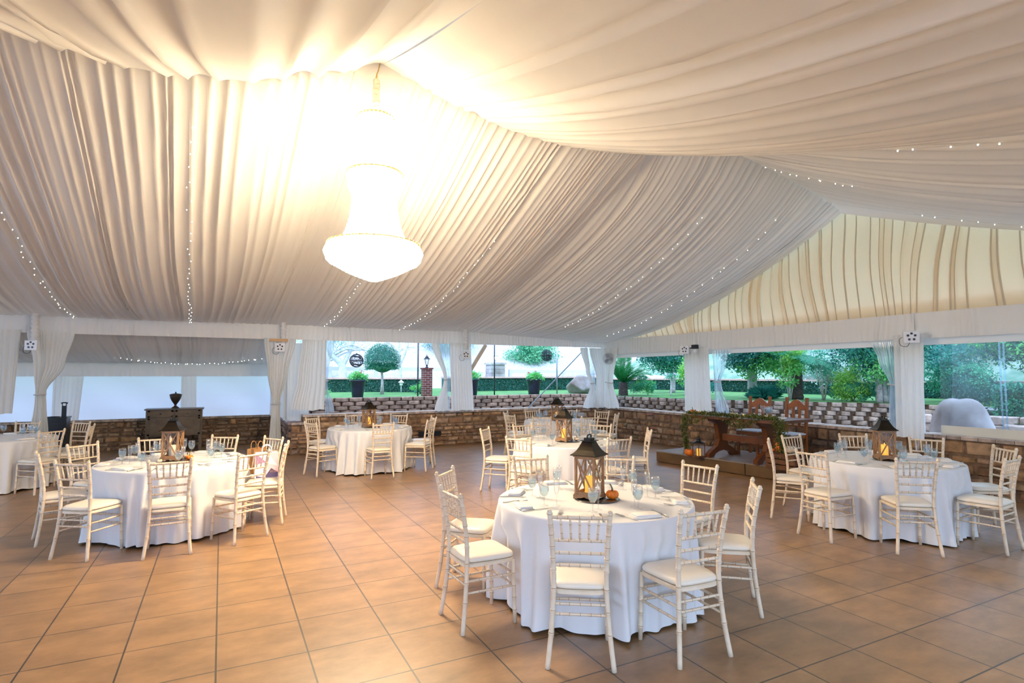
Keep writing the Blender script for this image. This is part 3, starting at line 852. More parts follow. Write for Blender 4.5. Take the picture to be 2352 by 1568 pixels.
def make_candle(label, lit):
    t = thing('pillar_candle', label, 'candle'); m = M['wax_lit' if lit else 'wax']
    mb = MB(); mb.lathe([(.036,0),(.037,.003),(.037,.125),(.033,.130),(.028,.124),(.001,.120)], 18); link('wax', mb, m, t)
    mb = MB(); mb.tube([(0,0,.118),(.001,0,.134)], .0013, 5); link('wick', mb, M['black'], t)
    if lit:
        mb = MB(); mb.lathe([(.001,.131),(.004,.136),(.003,.142),(.0005,.150)], 8); link('flame', mb, M['flame'], t)
    return t
def make_pumpkin(label, m, ribs=9):
    t = thing('small_pumpkin', label, 'pumpkin')
    mb = MB()
    def fn(u, v):
        a = TAU*u; b = pi*(v-.5); k = (.90+.10*abs(cos(ribs*a/2))**.6)
        r = .048*k*cos(b)**.8 if abs(b) < pi/2-1e-3 else .0
        z = .036*sin(b)*(1-.28*max(0,sin(b))**6)+.034-.010*max(0,sin(b))**8
        return (r*cos(a), r*sin(a), z)
    mb.grid(fn, 54, 14, True, True); link('flesh', mb, m, t)
    mb = MB(); mb.tube([(0,0,.055),(.001,0,.075),(.008,.003,.095),(.020,.004,.108)], [.009,.006,.005,.0055], 7); link('stalk', mb, M['stalk'], t)
    return t
def make_tray(label):
    mb = MB(); mb.lathe([(.178,0),(.180,.002),(.180,.004),(.178,.006)], 48); return tag(link('round_mirror_tray', mb, M['tray']), label, 'tray')
LROT = {'T1':28,'T2':74,'T3':20,'T4':28,'T5':22,'T6':50}
LD = {'T1':'weathered wood lantern with dark metal roof and lit candle on the foreground table',
      'T2':'wooden lantern around an unlit ivory candle on the table beside the shopping bags',
      'T3':'dark-roofed wooden lantern with lit candle on the table before the topiary window',
      'T4':'wooden candle lantern with dark roof on the middle table',
      'T5':'wooden lantern standing farthest back, on the far corner table',
      'T6':'brown wooden lantern with black roof on the table by the clear vinyl window'}
LOFF = {'T1':(-.05,-.01),'T2':(-.02,.02),'T3':(-.03,.0),'T4':(-.05,-.03),'T5':(-.1,-.05),'T6':(-.05,-.04)}
for T in LD:
    tx, ty = TAB[T]; ox, oy = LOFF[T]
    put('tray', make_tray, 'round dark mirror tray under the lantern of the %s' % TNAME[T], (tx+ox*.5+.02,ty+oy*.5-.04,ZT), 0, 'mirror trays under the lanterns')
    put('lan', make_lantern, LD[T], (tx+ox,ty+oy,ZT+.0065), radians(LROT[T]), 'wooden candle lanterns')
    lit = T != 'T2'
    put('cl' if lit else 'cu', lambda l: make_candle(l, lit), ('glowing yellow pillar candle' if lit else 'unlit ivory pillar candle')+' inside the lantern on the %s' % TNAME[T], (tx+ox,ty+oy,ZT+.0065+.0395), 0, 'lantern candles')
PUMP = [('T1',.09,-.12,'orange','tall-stalked orange mini pumpkin on the mirror tray of the foreground table',1.05),
        ('T2',.155,-.05,'orange','orange mini pumpkin beside the lantern with the unlit candle',.85),('T2',.13,.07,'white','pale mini pumpkin beside the lantern with the unlit candle',.8),('T2',-.13,-.13,'white','tiny pale gourd at the foot of the lantern with the unlit candle',.55),
        ('T3',.15,-.07,'orange','orange mini pumpkin on the table before the topiary window',.95),
        ('T4',.145,-.07,'white','white mini pumpkin on the tray of the middle table',.8),
        ('T6',.14,-.07,'white','pale mini pumpkin on the table by the clear vinyl window',.85),
        ('T7',.02,-.10,'orange','orange mini pumpkin on the table at the left edge',1.1)]
for T, dx, dy, k, lab, sc in PUMP:
    tx, ty = TAB[T]
    o = put('p'+k, lambda l: make_pumpkin(l, M['pumpkin' if k == 'orange' else 'pumpkin_white']), lab, (tx+dx,ty+dy,ZT+(.0065 if T != 'T7' else 0)), R.uniform(0,6), 'mini pumpkins on the round tables')
    o.scale = (sc,sc,sc)

# ================================================================== CHANDELIER
def crystal_ring(mb, r, z, n, h, w, tilt=0.0):
    for i in range(n):
        a = TAU*i/n; c, s = cos(a), sin(a)
        p = []
        for dr, dt, dz in ((0,0,h/2),(w/2,0,0),(0,w/2,0),(-w/2,0,0),(0,-w/2,0),(0,0,-h/2)):
            rr = r+dr+tilt*dz; p.append((rr*c-dt*s, rr*s+dt*c, z+dz))
        mb.add(p, [(0,1,2),(0,2,3),(0,3,4),(0,4,1),(5,2,1),(5,3,2),(5,4,3),(5,1,4)])
def strands(mb, prof, n, bead=.013):
    for i in range(n):
        a = TAU*i/n; c, s = cos(a), sin(a); pts = []; rad = []
        for (r0, z0), (r1, z1) in zip(prof[:-1], prof[1:]):
            L = sqrt((r1-r0)**2+(z1-z0)**2); k = max(1, int(L/.045))
            for j in range(k):
                for t, q in ((.1,.35),(.5,1.0),(.9,.35)):
                    f = (j+t)/k; r = r0+(r1-r0)*f; pts.append((r*c, r*s, z0+(z1-z0)*f)); rad.append(bead*q)
        mb.tube(pts, rad, 5, False)
CX, CY = 1.46, 6.2
ch = thing('crystal_chandelier', 'large tiered crystal chandelier glowing white under the tent ridge', 'chandelier', (CX,CY,0))
mb = MB(); mb.tube([(.04,0,5.26),(.02,0,5.16),(.0,0,5.10)], .007, 7); mb.tube([(0,.028*cos(a),5.07+.03*sin(a)) for a in [TAU*i/12 for i in range(12)]], .006, 6, closed=True); link('ceiling_hook', mb, M['gold'], ch)
mb = MB(); pts = []; rad = []
for i in range(40):
    z = 5.05-.42*i/39; pts.append((.006*sin(i*1.3),.006*cos(i*1.1),z)); rad.append(.030+.012*abs(sin(i*.8))-.012*(i < 2))
mb.tube(pts, rad, 10); link('chain_sleeve', mb, M['rope'], ch)
mb = MB(); mb.lathe([(.17,4.60),(.185,4.61),(.185,4.62),(.17,4.63)], 40, cap=False); link('rim', mb, M['gold'], ch)
mb = MB(); mb.lathe([(.29,3.962),(.298,3.967),(.298,3.977),(.285,3.98)], 48, cap=False); link('rim', mb, M['gold'], ch)
mb = MB(); mb.lathe([(.485,3.16),(.497,3.165),(.497,3.175),(.485,3.18)], 56, cap=False); link('rim', mb, M['gold'], ch)
mb = MB(); crystal_ring(mb, .178, 4.575, 26, .10, .042, .15); crystal_ring(mb, .170, 4.50, 26, .10, .038, .3); link('crown_crystals', mb, M['crystal_top'], ch)
mb = MB(); strands(mb, [(.155,4.50),(.13,4.35),(.128,4.2),(.150,3.98)], 26); link('neck_strands', mb, M['crystal_top'], ch)
mb = MB(); crystal_ring(mb, .290, 3.91, 40, .12, .044, .1); crystal_ring(mb, .272, 3.80, 38, .14, .042, .3); link('middle_tier_crystals', mb, M['crystal_top'], ch)
mb = MB(); strands(mb, [(.238,3.74),(.240,3.62),(.262,3.45),(.305,3.30),(.375,3.16)], 46); link('bell_strands', mb, M['crystal_mid'], ch)
mb = MB(); crystal_ring(mb, .490, 3.135, 60, .08, .046, -.5); crystal_ring(mb, .515, 3.075, 64, .11, .046, 0); crystal_ring(mb, .490, 2.995, 60, .09, .044, .5); link('lower_tier_crystals', mb, M['crystal_mid'], ch)
mb = MB(); strands(mb, [(.475,2.985),(.40,2.935),(.28,2.87),(.13,2.81),(.03,2.775)], 44, .018); mb.lathe([(.001,2.765),(.035,2.785),(.045,2.81),(.02,2.84)], 12); link('bowl_beads', mb, M['crystal'], ch)
mb = MB(); mb.lathe([(.001,2.83),(.12,2.84),(.27,2.89),(.385,2.945),(.465,3.0),(.47,3.02)], 24, cap=False); link('lit_bowl', mb, M['crystal'], ch)
mb = MB(); mb.lathe([(.47,3.025),(.48,3.10),(.365,3.165),(.29,3.30),(.245,3.45),(.22,3.62),(.225,3.75),(.25,3.85),(.25,3.95),(.11,3.99),(.10,4.3),(.12,4.48),(.15,4.58),(.001,4.60)], 24); link('lit_stem', mb, M['crystal_top'], ch)
for r, z, n in ((.30,3.955,30),(.492,3.165,44),(.186,4.605,20)):
    mb = MB()
    for i in range(n):
        pass
    mb.tube([((r+.014*cos(n*t))*cos(t),(r+.014*cos(n*t))*sin(t),z+.016*sin(n*t)) for t in [TAU*k/(n*8) for k in range(n*8)]], .0036, 5, closed=True)
    link('twisted_rim', mb, M['gold'], ch)
# ================================================================== DRAPES
def curtain(name, label, axis, base, levels, npl, seed, m, amp=.035, tie=None, group='white post drapes', cat='curtain', per=7, nv=26):
    # levels: (z, s0, s1) edges of the cloth at a height; s runs along the wall
    pf = pleats(npl, seed, .8, .4); us = usamples(pf, per)
    L = sorted(levels, key=lambda q: -q[0]); z0, z1 = L[0][0], L[-1][0]
    def edge(z):
        for i in range(len(L)-1):
            if z <= L[i][0]+1e-9 and z >= L[i+1][0]-1e-9:
                t = (L[i][0]-z)/max(1e-6, L[i][0]-L[i+1][0]); t = t*t*(3-2*t) if len(L) > 2 else t
                return L[i][1]+(L[i+1][1]-L[i][1])*t, L[i][2]+(L[i+1][2]-L[i][2])*t
        return L[-1][1], L[-1][2]
    wid = max(abs(q[2]-q[1]) for q in L); rr = random.Random(seed); p1 = rr.uniform(0,6)
    mb = MB(); nu = len(us)
    for j in range(nv):
        v = j/(nv-1); z = z0+(z1-z0)*v; a, b = edge(z); k = abs(b-a)/wid
        A = amp*(.45+.75*(1-k))*(1 if k > .3 else .6)
        rnd = (.05*(1-k) if k < .6 else .0)
        for u in us:
            s = a+(b-a)*u; d = pf(u)*A*(.8+.3*sin(7*u+p1+2*v))+rnd*sin(pi*u)
            zz = z+(.012*sin(6*u+p1)+.008*sin(17*u) if j == nv-1 else 0)
            mb.v.append((s, base-d, zz) if axis == 'x' else (base-d, s, zz))
    for j in range(nv-1):
        for i in range(nu-1):
            mb.f.append((j*nu+i, j*nu+i+1, (j+1)*nu+i+1, (j+1)*nu+i)); mb.sm.append(True)
    if tie is None:
        return tag(link(name, mb, M[m]), label, cat, group)
    t = thing(name, label, cat, ((L[0][1]+L[0][2])/2, base, z1) if axis == 'x' else (base, (L[0][1]+L[0][2])/2, z1), 0, group)
    inv = Matrix.Translation(-t.location); mb.xform(inv)
    link('curtain_panel', mb, M[m], t)
    a, b = edge(tie); cx = (a+b)/2; hw = abs(b-a)/2+.012
    mb = MB(); pts = []
    for i in range(20):
        q = TAU*i/20; s = cx+hw*cos(q); d = .035-.055*sin(q)
        pts.append((s, base-d, tie+.006*cos(q)) if axis == 'x' else (base-d, s, tie+.006*cos(q)))
    mb.tube(pts, .012, 6, closed=True); mb.xform(inv); link('tieback', mb, M['tieback'], t)
    return t
curtain('drape','straight white drape cut off by the left edge','x',13.10,[(2.55,-3.95,-3.25),(1.05,-3.85,-3.31)],9,1,'drape',.05)
curtain('drape','white drape tied in at the post behind the black box unit','x',13.08,[(2.53,-3.16,-2.46),(1.95,-3.05,-2.58),(1.39,-2.995,-2.85),(1.25,-3.0,-2.83),(.62,-3.05,-2.78)],10,2,'drape',.05,1.38)
curtain('drape','white drape tied in at the post right of the brown cabinet','x',13.08,[(2.52,.78,1.42),(1.8,.86,1.27),(1.15,.958,1.125),(1.0,.95,1.13),(.05,.91,1.17)],10,3,'drape',.05,1.12)
curtain('drape','wide untied white drape hanging over the stone pier','x',13.05,[(2.50,1.54,2.05),(1.65,1.46,2.05),(.97,1.34,2.03)],9,4,'drape',.05)
curtain('drape','sheer tied drape edging the topiary window','x',13.12,[(2.50,2.07,2.24),(1.85,2.06,2.12),(1.55,2.06,2.10),(.90,2.06,2.26)],4,5,'vinyl_tied',.03,1.6)
curtain('drape','straight white drape on the post between two back windows','x',13.02,[(2.52,4.95,5.50),(.86,5.0,5.60)],9,6,'drape',.05)
curtain('drape','thin hourglass drape beside the post between two back windows','x',13.10,[(2.50,4.52,4.72),(1.62,4.83,4.92),(.86,4.60,4.95)],5,7,'drape',.03,1.62)
curtain('clear_curtain','gathered clear curtain behind the hourglass drape','x',13.16,[(2.50,4.68,5.02),(1.62,4.86,5.02),(.86,4.72,5.02)],7,8,'vinyl_tied',.03,None,'clear roll-up curtains')
curtain('drape','white drape tied back left of the wall fan','x',13.06,[(2.48,8.80,9.05),(1.85,8.98,9.12),(1.45,9.13,9.26),(.82,8.88,9.4)],6,9,'drape',.04,1.5)
curtain('clear_curtain','gathered clear curtain left of the corner post','x',13.14,[(2.48,9.02,9.3),(1.45,9.2,9.36),(.84,9.05,9.5)],7,10,'vinyl_tied',.03,None,'clear roll-up curtains')
curtain('drape','white drape below the wall fan at the corner','x',13.02,[(2.48,9.08,9.66),(1.6,9.3,9.66),(.82,9.2,9.66)],8,11,'drape',.05)
curtain('drape','white drape pulled in beside the cycad at the corner','y',9.58,[(2.46,13.0,12.42),(1.52,12.92,12.62),(.82,13.0,12.36)],8,12,'drape',.05,1.52)
curtain('drape','straight white drape behind the garland table','y',9.54,[(2.33,9.86,9.13),(.88,9.88,9.07)],9,13,'drape',.06)
curtain('clear_curtain','tied clear curtain right of the drape behind the garland table','y',9.66,[(2.27,9.13,8.66),(1.9,9.1,8.78),(1.57,9.07,8.90),(.90,9.07,8.68)],8,14,'vinyl_tied',.04,1.58,'clear roll-up curtains')
curtain('drape','straight white drape on the post beside the clear vinyl window','y',9.50,[(2.36,5.24,4.80),(.76,5.25,4.85)],8,15,'drape',.06)
curtain('clear_curtain','twisted clear curtain left of the post by the clear vinyl window','y',9.62,[(2.27,5.66,5.24),(2.0,5.56,5.25),(1.57,5.38,5.24),(.87,5.43,5.27)],8,16,'vinyl_tied',.05,1.58,'clear roll-up curtains')
curtain('drape','sheer white drape between the two frosted windows','x',15.70,[(1.75,-.86,-.55),(.73,-.86,-.52)],5,17,'drape',.03)
curtain('drape','sheer white drape at the left end of the frosted windows','x',15.70,[(1.75,-3.3,-2.75),(.73,-3.3,-2.82)],7,18,'drape',.03)
curtain('drape','sheer white drape bunched in the annex corner behind the pier','x',15.55,[(1.75,1.10,1.34),(.72,1.10,1.34)],5,19,'drape',.03)
curtain('drape','sheer white drape along the annex side','y',1.30,[(1.9,15.4,13.5),(.71,15.4,13.4)],14,20,'drape',.03)
curtain('drape','sheer white drape hanging above the stone pier end','x',13.62,[(2.45,1.22,1.80),(.71,1.24,1.78)],7,21,'drape',.03)
# fabric-sleeved posts at the eave, one per frame
for nm, x, y, z0, lab in (('post_sleeve',-3.02,12.98,2.36,'ruched white post sleeve above the left spotlight'),('post_sleeve',1.15,12.98,2.40,'ruched white post sleeve above the spotlight right of the cabinet'),('post_sleeve',5.35,12.95,2.36,'ruched white post sleeve between two back windows')):
    mb = MB(); pts = [(x+.05*(i/9), y-.05*i/9, z0+.62*i/9) for i in range(10)]
    mb.tube([(x, y, z0+.62*i/24) for i in range(25)], [.055+.012*sin(i*2.1) for i in range(25)], 10)
    tag(link(nm, mb, M['valance']), lab, 'post sleeve', 'fabric-sleeved posts')
# clear vinyl window pane at the right with its seams and hem
t = thing('vinyl_window', 'large clear vinyl window pane on the right side', 'window', (9.88,4.8,.9))
def loc(o): return o
mb = MB(); mb.grid(lambda u, v: (.015*sin(5*u+3*v), -3.6*u, -.0+1.5*v), 14, 8); link('pane', mb, M['vinyl'], t)
mb = MB(); mb.grid(lambda u, v: (-.01, -3.6*u, -.07+.135*v), 10, 3); link('hem', mb, mat('vinyl_hem', (.66,.61,.50), .5, transl=.08), t)
for s in (-.78,-.83):
    mb = MB(); mb.box((-.004,s,.75), (.004,.022,1.5)); link('seam', mb, clear('vinyl_seam', (.72,.86,.96), .10, .12), t)
for i, x in enumerate((-2.93,1.04,5.30,9.70)):
    mb = MB(); mb.box((x,13.24,1.42 if i < 2 else 1.84),(.10,.06,2.84 if i < 2 else 1.98)); struct('column_%d' % (i+1), mb, M['white_plastic'])
mb = MB(); mb.box((9.74,9.5,1.77),(.08,.10,1.88)); struct('column_5', mb, M['white_plastic'])
mb = MB(); mb.box((9.74,5.02,1.77),(.08,.10,1.88)); struct('column_6', mb, M['white_plastic'])
# timber knee brace and the dark wall vent
mb = MB(); mb.bar((5.385,13.25,1.52),(6.02,13.25,2.50),.09,.05,(0,1,0)); tag(link('knee_brace', mb, M['brace']), 'pale slanted knee brace right of the post between two back windows', 'brace')
mb = MB(); mb.box((4.55,13.30,.30), (.56,.05,.12))
for i in range(4): mb.box((4.55,13.272,.26+.028*i), (.52,.012,.008))
tag(link('wall_vent', mb, M['black']), 'black slot vent low in the stone wall', 'vent')

# ================================================================== SPOTLIGHTS, FAN, CAMERA
def make_spot(label):
    t = thing('stage_spotlight', label, 'spotlight')
    mb = MB(); n = 4
    mb.box((0,0,0), (.20,.055,.17)); mb.box((0,.035,0), (.14,.03,.12)); link('housing', mb, M['white_plastic'], t)
    for x, z in ((-.045,.025),(.0,.055),(.045,.025),(.03,-.035),(-.03,-.035)):
        mb = MB(); mb.lathe([(.017,0),(.017,.006),(.011,.008),(.001,.006)], 12); mb.xform(Matrix.Translation((x,-.0275,z)) @ Matrix.Rotation(pi/2,4,'X')); link('lens', mb, M['lens'], t)
    mb = MB(); mb.tube([(-.106,.02,0),(-.108,.03,.08),(0,.04,.10),(.108,.03,.08),(.106,.02,0)], .006, 6); link('yoke', mb, M['white_plastic'], t)
    mb = MB(); mb.tube(qcurve([(-.09,.04,.02),(-.15,.03,-.03),(-.14,.02,-.12),(-.06,.02,-.14),(-.02,.03,-.08)], 6), .004, 6); link('cable', mb, M['black'], t)
    return t
SP = [(-3.03,12.86,2.26,-.35,'white five-lens spotlight on the leftmost tied drape post'),(1.08,12.86,2.31,-.2,'white five-lens spotlight on the post right of the cabinet'),(5.30,12.84,2.22,-.15,'white five-lens spotlight on the post between two back windows'),
      (9.36,9.66,2.30,-1.15,'white five-lens spotlight on the drape behind the garland table'),(9.36,4.90,2.31,-1.0,'white five-lens spotlight on the post by the clear vinyl window')]
sp0 = None
for x, y, z, rz, lab in SP:
    if sp0 is None: sp0 = make_spot(lab); sp0.location = (x,y,z); sp0.rotation_euler = (0,0,rz); sp0['group'] = 'five-lens spotlights on the posts'
    else: dup(sp0, (x,y,z), rz, lab)
t = thing('wall_fan', 'round grey wall fan in the far corner', 'fan', (9.46,12.66,2.18), -.5)
mb = MB()
for k in range(14):
    r = .015+.145*k/13; z = -.035*(1-(k/13)**2); mb.tube([(r*cos(a), z-.01, r*sin(a)) for a in [TAU*i/24 for i in range(24)]], .0022, 4, closed=True)
for k in range(16):
    a = TAU*k/16; mb.tube([(.02*cos(a),-.045,.02*sin(a)),(.10*cos(a),-.035,.10*sin(a)),(.16*cos(a),-.01,.16*sin(a)),(.14*cos(a),.05,.14*sin(a))], .002, 4)
link('grille', mb, M['fan'], t)
for k in range(3):
    b = MB(); b.prism([(.02,-.02),(.07,-.055),(.135,-.045),(.14,.02),(.08,.04),(.02,.02)], 0, .004, lambda x, z, h: (x, h+.25*z*.3, z)); b.xform(Matrix.Rotation(TAU*k/3,4,'Y')); link('blade', b, M['fan'], t)
mb = MB(); mb.lathe([(.001,-.03),(.03,-.02),(.035,0),(.045,.03),(.045,.10),(.001,.11)], 14); mb.xform(Matrix.Rotation(-pi/2,4,'X')); link('motor', mb, M['white_plastic'], t)
mb = MB(); mb.box((0,.12,.05), (.03,.06,.16)); link('bracket', mb, M['pale_wood'], t)
t = thing('security_camera', 'small white camera on a black arm beside the garland-table spotlight', 'camera', (9.38,9.42,2.33))
mb = MB(); mb.bar((.05,0,.02),(-.05,.06,.0),.025,.025); mb.box((0,-.05,.03), (.08,.14,.09)); link('mount', mb, M['black'], t)
mb = MB(); mb.lathe([(.05,0),(.052,-.04),(.04,-.08),(.001,-.10)], 14, (0,-.05,-.03)); link('dome', mb, M['white_plastic'], t)
mb = MB(); mb.box((1.06,12.93,2.47),(.36,.03,.06)); tag(link('mounting_board', mb, M['pale_wood']), 'short wooden board behind the sleeve right of the cabinet', 'board')

# ================================================================== STAGE AND HEAD TABLE
P0 = Vector((7.78,8.88,0)); e1 = Vector((.155,-.988,0)); e2 = Vector((.988,.155,0)); HS = .22
def stg(a, b, z): q = P0+e1*a+e2*b; return (q.x, q.y, z)
LS, DS = 2.9, 1.45
t = thing('stage_platform', 'low wooden platform carrying the garland table', 'platform', (0,0,0))
mb = MB(); mb.prism([(0,0),(LS,0),(LS,DS),(0,DS)], HS-.02, HS, lambda a, b, h: stg(a,b,h)); link('deck', mb, M['stage'], t)
for a0, a1 in ((.012,1.93),(1.945,LS-.012)):
    mb = MB(); mb.prism([(a0,.006),(a1,.006),(a1,.03),(a0,.03)], .012, HS-.02, lambda a, b, h: stg(a,b,h)); link('fascia', mb, M['stage_side'], t)
for a in (0,LS-.03):
    mb = MB(); mb.prism([(a,.03),(a+.03,.03),(a+.03,DS),(a,DS)], .012, HS-.02, lambda a, b, h: stg(a,b,h)); link('end_board', mb, M['stage_side'], t)
mb = MB()
for a in (.3,1.2,2.0,2.7):
    for b in (.25,1.2): mb.prism([(a,b),(a+.08,b),(a+.08,b+.08),(a,b+.08)], 0, HS-.02, lambda a, b, h: stg(a,b,h))
link('leg', mb, M['stage_side'], t)
TA = Vector((7.87,8.14,0)); f1 = Vector((.075,-.997,0)); f2 = Vector((.997,.075,0)); TL, TD, TH = 1.92, .98, .985
def ht(a, b, z): q = TA+f1*a+f2*b; return (q.x, q.y, z)
t = thing('trestle_table', 'dark red-brown trestle table on the platform, hung with a garland', 'table')
for k in range(3):
    mb = MB(); b0 = TD*k/3+.003; b1 = TD*(k+1)/3-.003; mb.prism([(0,b0),(TL,b0),(TL,b1),(0,b1)], TH-.05, TH, lambda a, b, h: ht(a,b,h)); link('top_plank', mb, M['table_wood'], t)
for a0 in (.42,1.42):
    mb = MB(); w = .09
    prof = [(-.40,0),(-.40,.06),(-.30,.13),(-.15,.20),(-.10,.32),(-.13,.48),(-.16,.60),(-.30,.66),(-.34,.712),(.34,.712),(.30,.66),(.16,.60),(.13,.48),(.10,.32),(.15,.20),(.30,.13),(.40,.06),(.40,0),(.27,0),(.22,.06),(.12,.10),(0,.115),(-.12,.10),(-.22,.06),(-.27,0)]
    mb.prism(prof, a0-w/2, a0+w/2, lambda b, z, a: ht(a, TD/2+b, HS+.001+z)); link('trestle_leg', mb, M['table_wood'], t)
mb = MB(); mb.prism([(.30,.30),(TL-.34,.30),(TL-.34,.42),(.30,.42)], 0, .05, lambda a, z, h: ht(a, TD/2-.025+h, HS+z)); link('stretcher_beam', mb, M['table_wood'], t)
mb = MB(); mb.prism([(.26,.70),(TL-.30,.70),(TL-.30,.715),(.26,.715)], 0, .08, lambda a, z, h: ht(a, TD/2-.04+h, HS+z)); link('apron', mb, M['table_wood'], t)
# rustic chairs with arched crest rails
def make_rustic(label):
    t = thing('rustic_chair', label, 'chair'); m = M['chair_wood']
    for sx in (-1,1):
        mb = MB(); mb.bar((sx*.20,-.19,0),(sx*.20,-.19,.46),.045,.045,(0,1,0)); mb.bar((sx*.20,-.19,.45),(sx*.205,-.25,1.10),.045,.045,(0,1,0)); link('rear_post', mb, m, t)
        mb = MB(); mb.bar((sx*.20,.19,0),(sx*.20,.19,.44),.045,.045,(0,1,0)); link('front_leg', mb, m, t)
        mb = MB(); mb.box((sx*.20,0,.18), (.025,.36,.04)); link('side_stretcher', mb, m, t)
    mb = MB()
    top = [(-.19,.97),(-.15,.975),(-.10,1.02),(-.05,1.055),(0,1.065),(.05,1.055),(.10,1.02),(.15,.975),(.19,.97)]
    bot = [(.19,.87),(.12,.885),(.07,.90),(.04,.92),(0,.95),(-.04,.92),(-.07,.90),(-.12,.885),(-.19,.87)]
    mb.prism(top+bot, -.25, -.222, lambda x, z, h: (x, h-(z-.97)*.08, z)); link('crest_rail', mb, m, t)
    for x in (-.065,.065):
        mb = MB(); mb.bar((x,-.205,.60),(x,-.235,.915),.05,.018,(0,1,0)); link('back_slat', mb, m, t)
    mb = MB(); mb.bar((-.19,-.205,.59),(.19,-.205,.59),.05,.022,(0,0,1)); link('lower_back_rail', mb, m, t)
    mb = MB(); mb.box((0,0,.415), (.43,.41,.06)); mb.box((0,.19,.2), (.37,.025,.04)); link('seat_frame', mb, m, t)
    mb = MB(); mb.box((0,.005,.458), (.44,.43,.022)); link('seat_pad', mb, M['seat_grey'], t)
    return t
q = ht(.62,1.17,HS+.001); c0 = make_rustic('honey brown arched-back chair behind the garland table, nearer the back drape'); c0.location = q; c0.rotation_euler = (0,0,pi/2+.12); c0['group'] = 'wooden arched-back chairs'
dup(c0, ht(1.34,1.17,HS+.001), pi/2-.02, 'honey brown arched-back chair behind the bare end of the garland table')
# garland along the front edge, hanging down at both ends
def gpath(r):
    k = r.random()
    if k < .58:
        a = r.uniform(-.02,TL*.98); b = .06+r.gauss(0,.045); z = TH+.03+abs(r.gauss(0,.018))
        w = .5+.5*sin(a*6.2+.6)
        if r.random() < .42*w: b = -.02-abs(r.gauss(0,.02)); z = TH-r.uniform(0,.17)*w
        return ht(a,b,z), (f1*0-f2*.5+Vector((0,0,1)))
    if k < .77:
        h = r.random(); a = -.03-.03*sin(h*5)+r.gauss(0,.03); return ht(a,.03+r.gauss(0,.03),TH-.74*h), -f2
    h = r.random(); a = TL+.02+.06*h+r.gauss(0,.045); return ht(a,.0+r.gauss(0,.035),TH-.66*h+.03), -f2
g = thing('leaf_garland', 'leafy olive green garland along the front edge of the trestle table', 'garland')
mb = MB(); leaf_cloud(mb, 1500, lambda r: gpath(r), .062, 51, .4, .5); o = link('leaves', mb, M['leaf_garland'], g); o['kind'] = 'stuff'
mb = MB(); leaf_cloud(mb, 520, lambda r: gpath(r), .07, 52, .4, .42); o = link('olive_sprigs', mb, M['leaf_olive'], g); o['kind'] = 'stuff'
mb = MB(); mb.tube([ht(-.03,.03,TH-.72),ht(-.05,.03,TH-.3),ht(-.01,.05,TH+.015),ht(.5,.06,TH+.02),ht(1.2,.05,TH+.02),ht(TL,.04,TH+.015),ht(TL+.03,.0,TH-.2),ht(TL+.08,.0,TH-.62)], .008, 5); link('stem', mb, M['stalk'], g)
for a, b, lab, kk, sc in ((.10,.05,'small orange pumpkin on the left end of the garland',  'orange',1.0),(1.66,-.03+.06,'small white pumpkin on the garland near the bare table end','white',.8)):
    o = put('p'+kk, None, lab, ht(a,b+.04,TH+.03), 1.0, 'pumpkins on the garland table'); o.scale = (sc,)*3
o = put('pwhite', None, 'wide pale pumpkin in the middle of the garland', ht(.93,.2,TH+.003), 2.0, 'pumpkins on the garland table'); o.scale = (1.7,1.7,1.25)
def make_tealight(label):
    t = thing('tealight_holder', label, 'candle holder')
    mb = MB(); mb.lathe([(.018,0),(.022,.004),(.026,.05),(.024,.05),(.020,.008),(.001,.006)], 12, cap=False); link('cup', mb, M['glass'], t)
    mb = MB(); mb.lathe([(.018,.008),(.019,.028),(.001,.029)], 10); link('wax', mb, M['wax_lit'], t)
    mb = MB(); mb.lathe([(.001,.030),(.005,.038),(.003,.048),(.0005,.055)], 6); link('flame', mb, M['flame'], t); return t
for a, b, lab in ((.24,.09,'lit tealight beside the orange pumpkin on the garland'),(1.22,.07,'lit tealight in the middle of the garland')):
    put('tea', make_tealight, lab, ht(a,b,TH+.03), 0, 'tealights on the garland')
for a, b, lab in ((1.40,.50,'water goblet on the garland table nearest the front'),(1.36,.62,'water goblet on the garland table farther from the front'),):
    o = put('g', None, lab, ht(a,b,TH+.001), 0, 'glasses on the garland table'); o.scale = (1.15,)*3
o = put('f', None, 'champagne flute on the garland table', ht(1.28,.55,TH+.001), 0, 'glasses on the garland table')
put('n', None, 'folded white napkin on the bare end of the garland table', ht(1.62,.55,TH+.001), .3, 'napkins on the garland table')
put('n', None, 'folded white napkin at the far end of the garland table', ht(.55,.62,TH+.001), .2, 'napkins on the garland table')
# slatted crate with pumpkins, lantern and pumpkin on the deck
t = thing('slatted_crate', 'dark slatted wooden crate under the right end of the garland table', 'crate', ht(1.98,.10,HS+.001), atan2(f1.y,f1.x))
for z in (.045,.13,.215):
    for y in (-.17,.17):
        mb = MB(); mb.box((0,y,z), (.50,.014,.070)); link('slat', mb, M['crate'], t)
    for x in (-.25,.25):
        mb = MB(); mb.box((x,0,z), (.014,.354,.070 if z < .2 else .05)); link('end_slat', mb, M['crate'], t)
for x in (-.235,.235):
    for y in (-.155,.155):
        mb = MB(); mb.box((x,y,.125), (.02,.02,.25)); link('corner_post', mb, M['crate'], t)
mb = MB(); mb.box((0,0,.262), (.52,.36,.012)); mb.box((0,0,.006), (.48,.33,.012)); link('board', mb, M['crate'], t)
for a, b, lab, kk, sc in ((1.90,.06,'large orange pumpkin on the slatted crate','orange',2.15),(2.08,.02,'pale pumpkin on the slatted crate','white',1.7),(1.80,-.03,'tiny orange pumpkin on the slatted crate','orange',.7)):
    o = put('p'+kk, None, lab, ht(a,b+.04,HS+.274), 2.4, 'pumpkins on the crate'); o.scale = (sc,sc,sc*1.1)
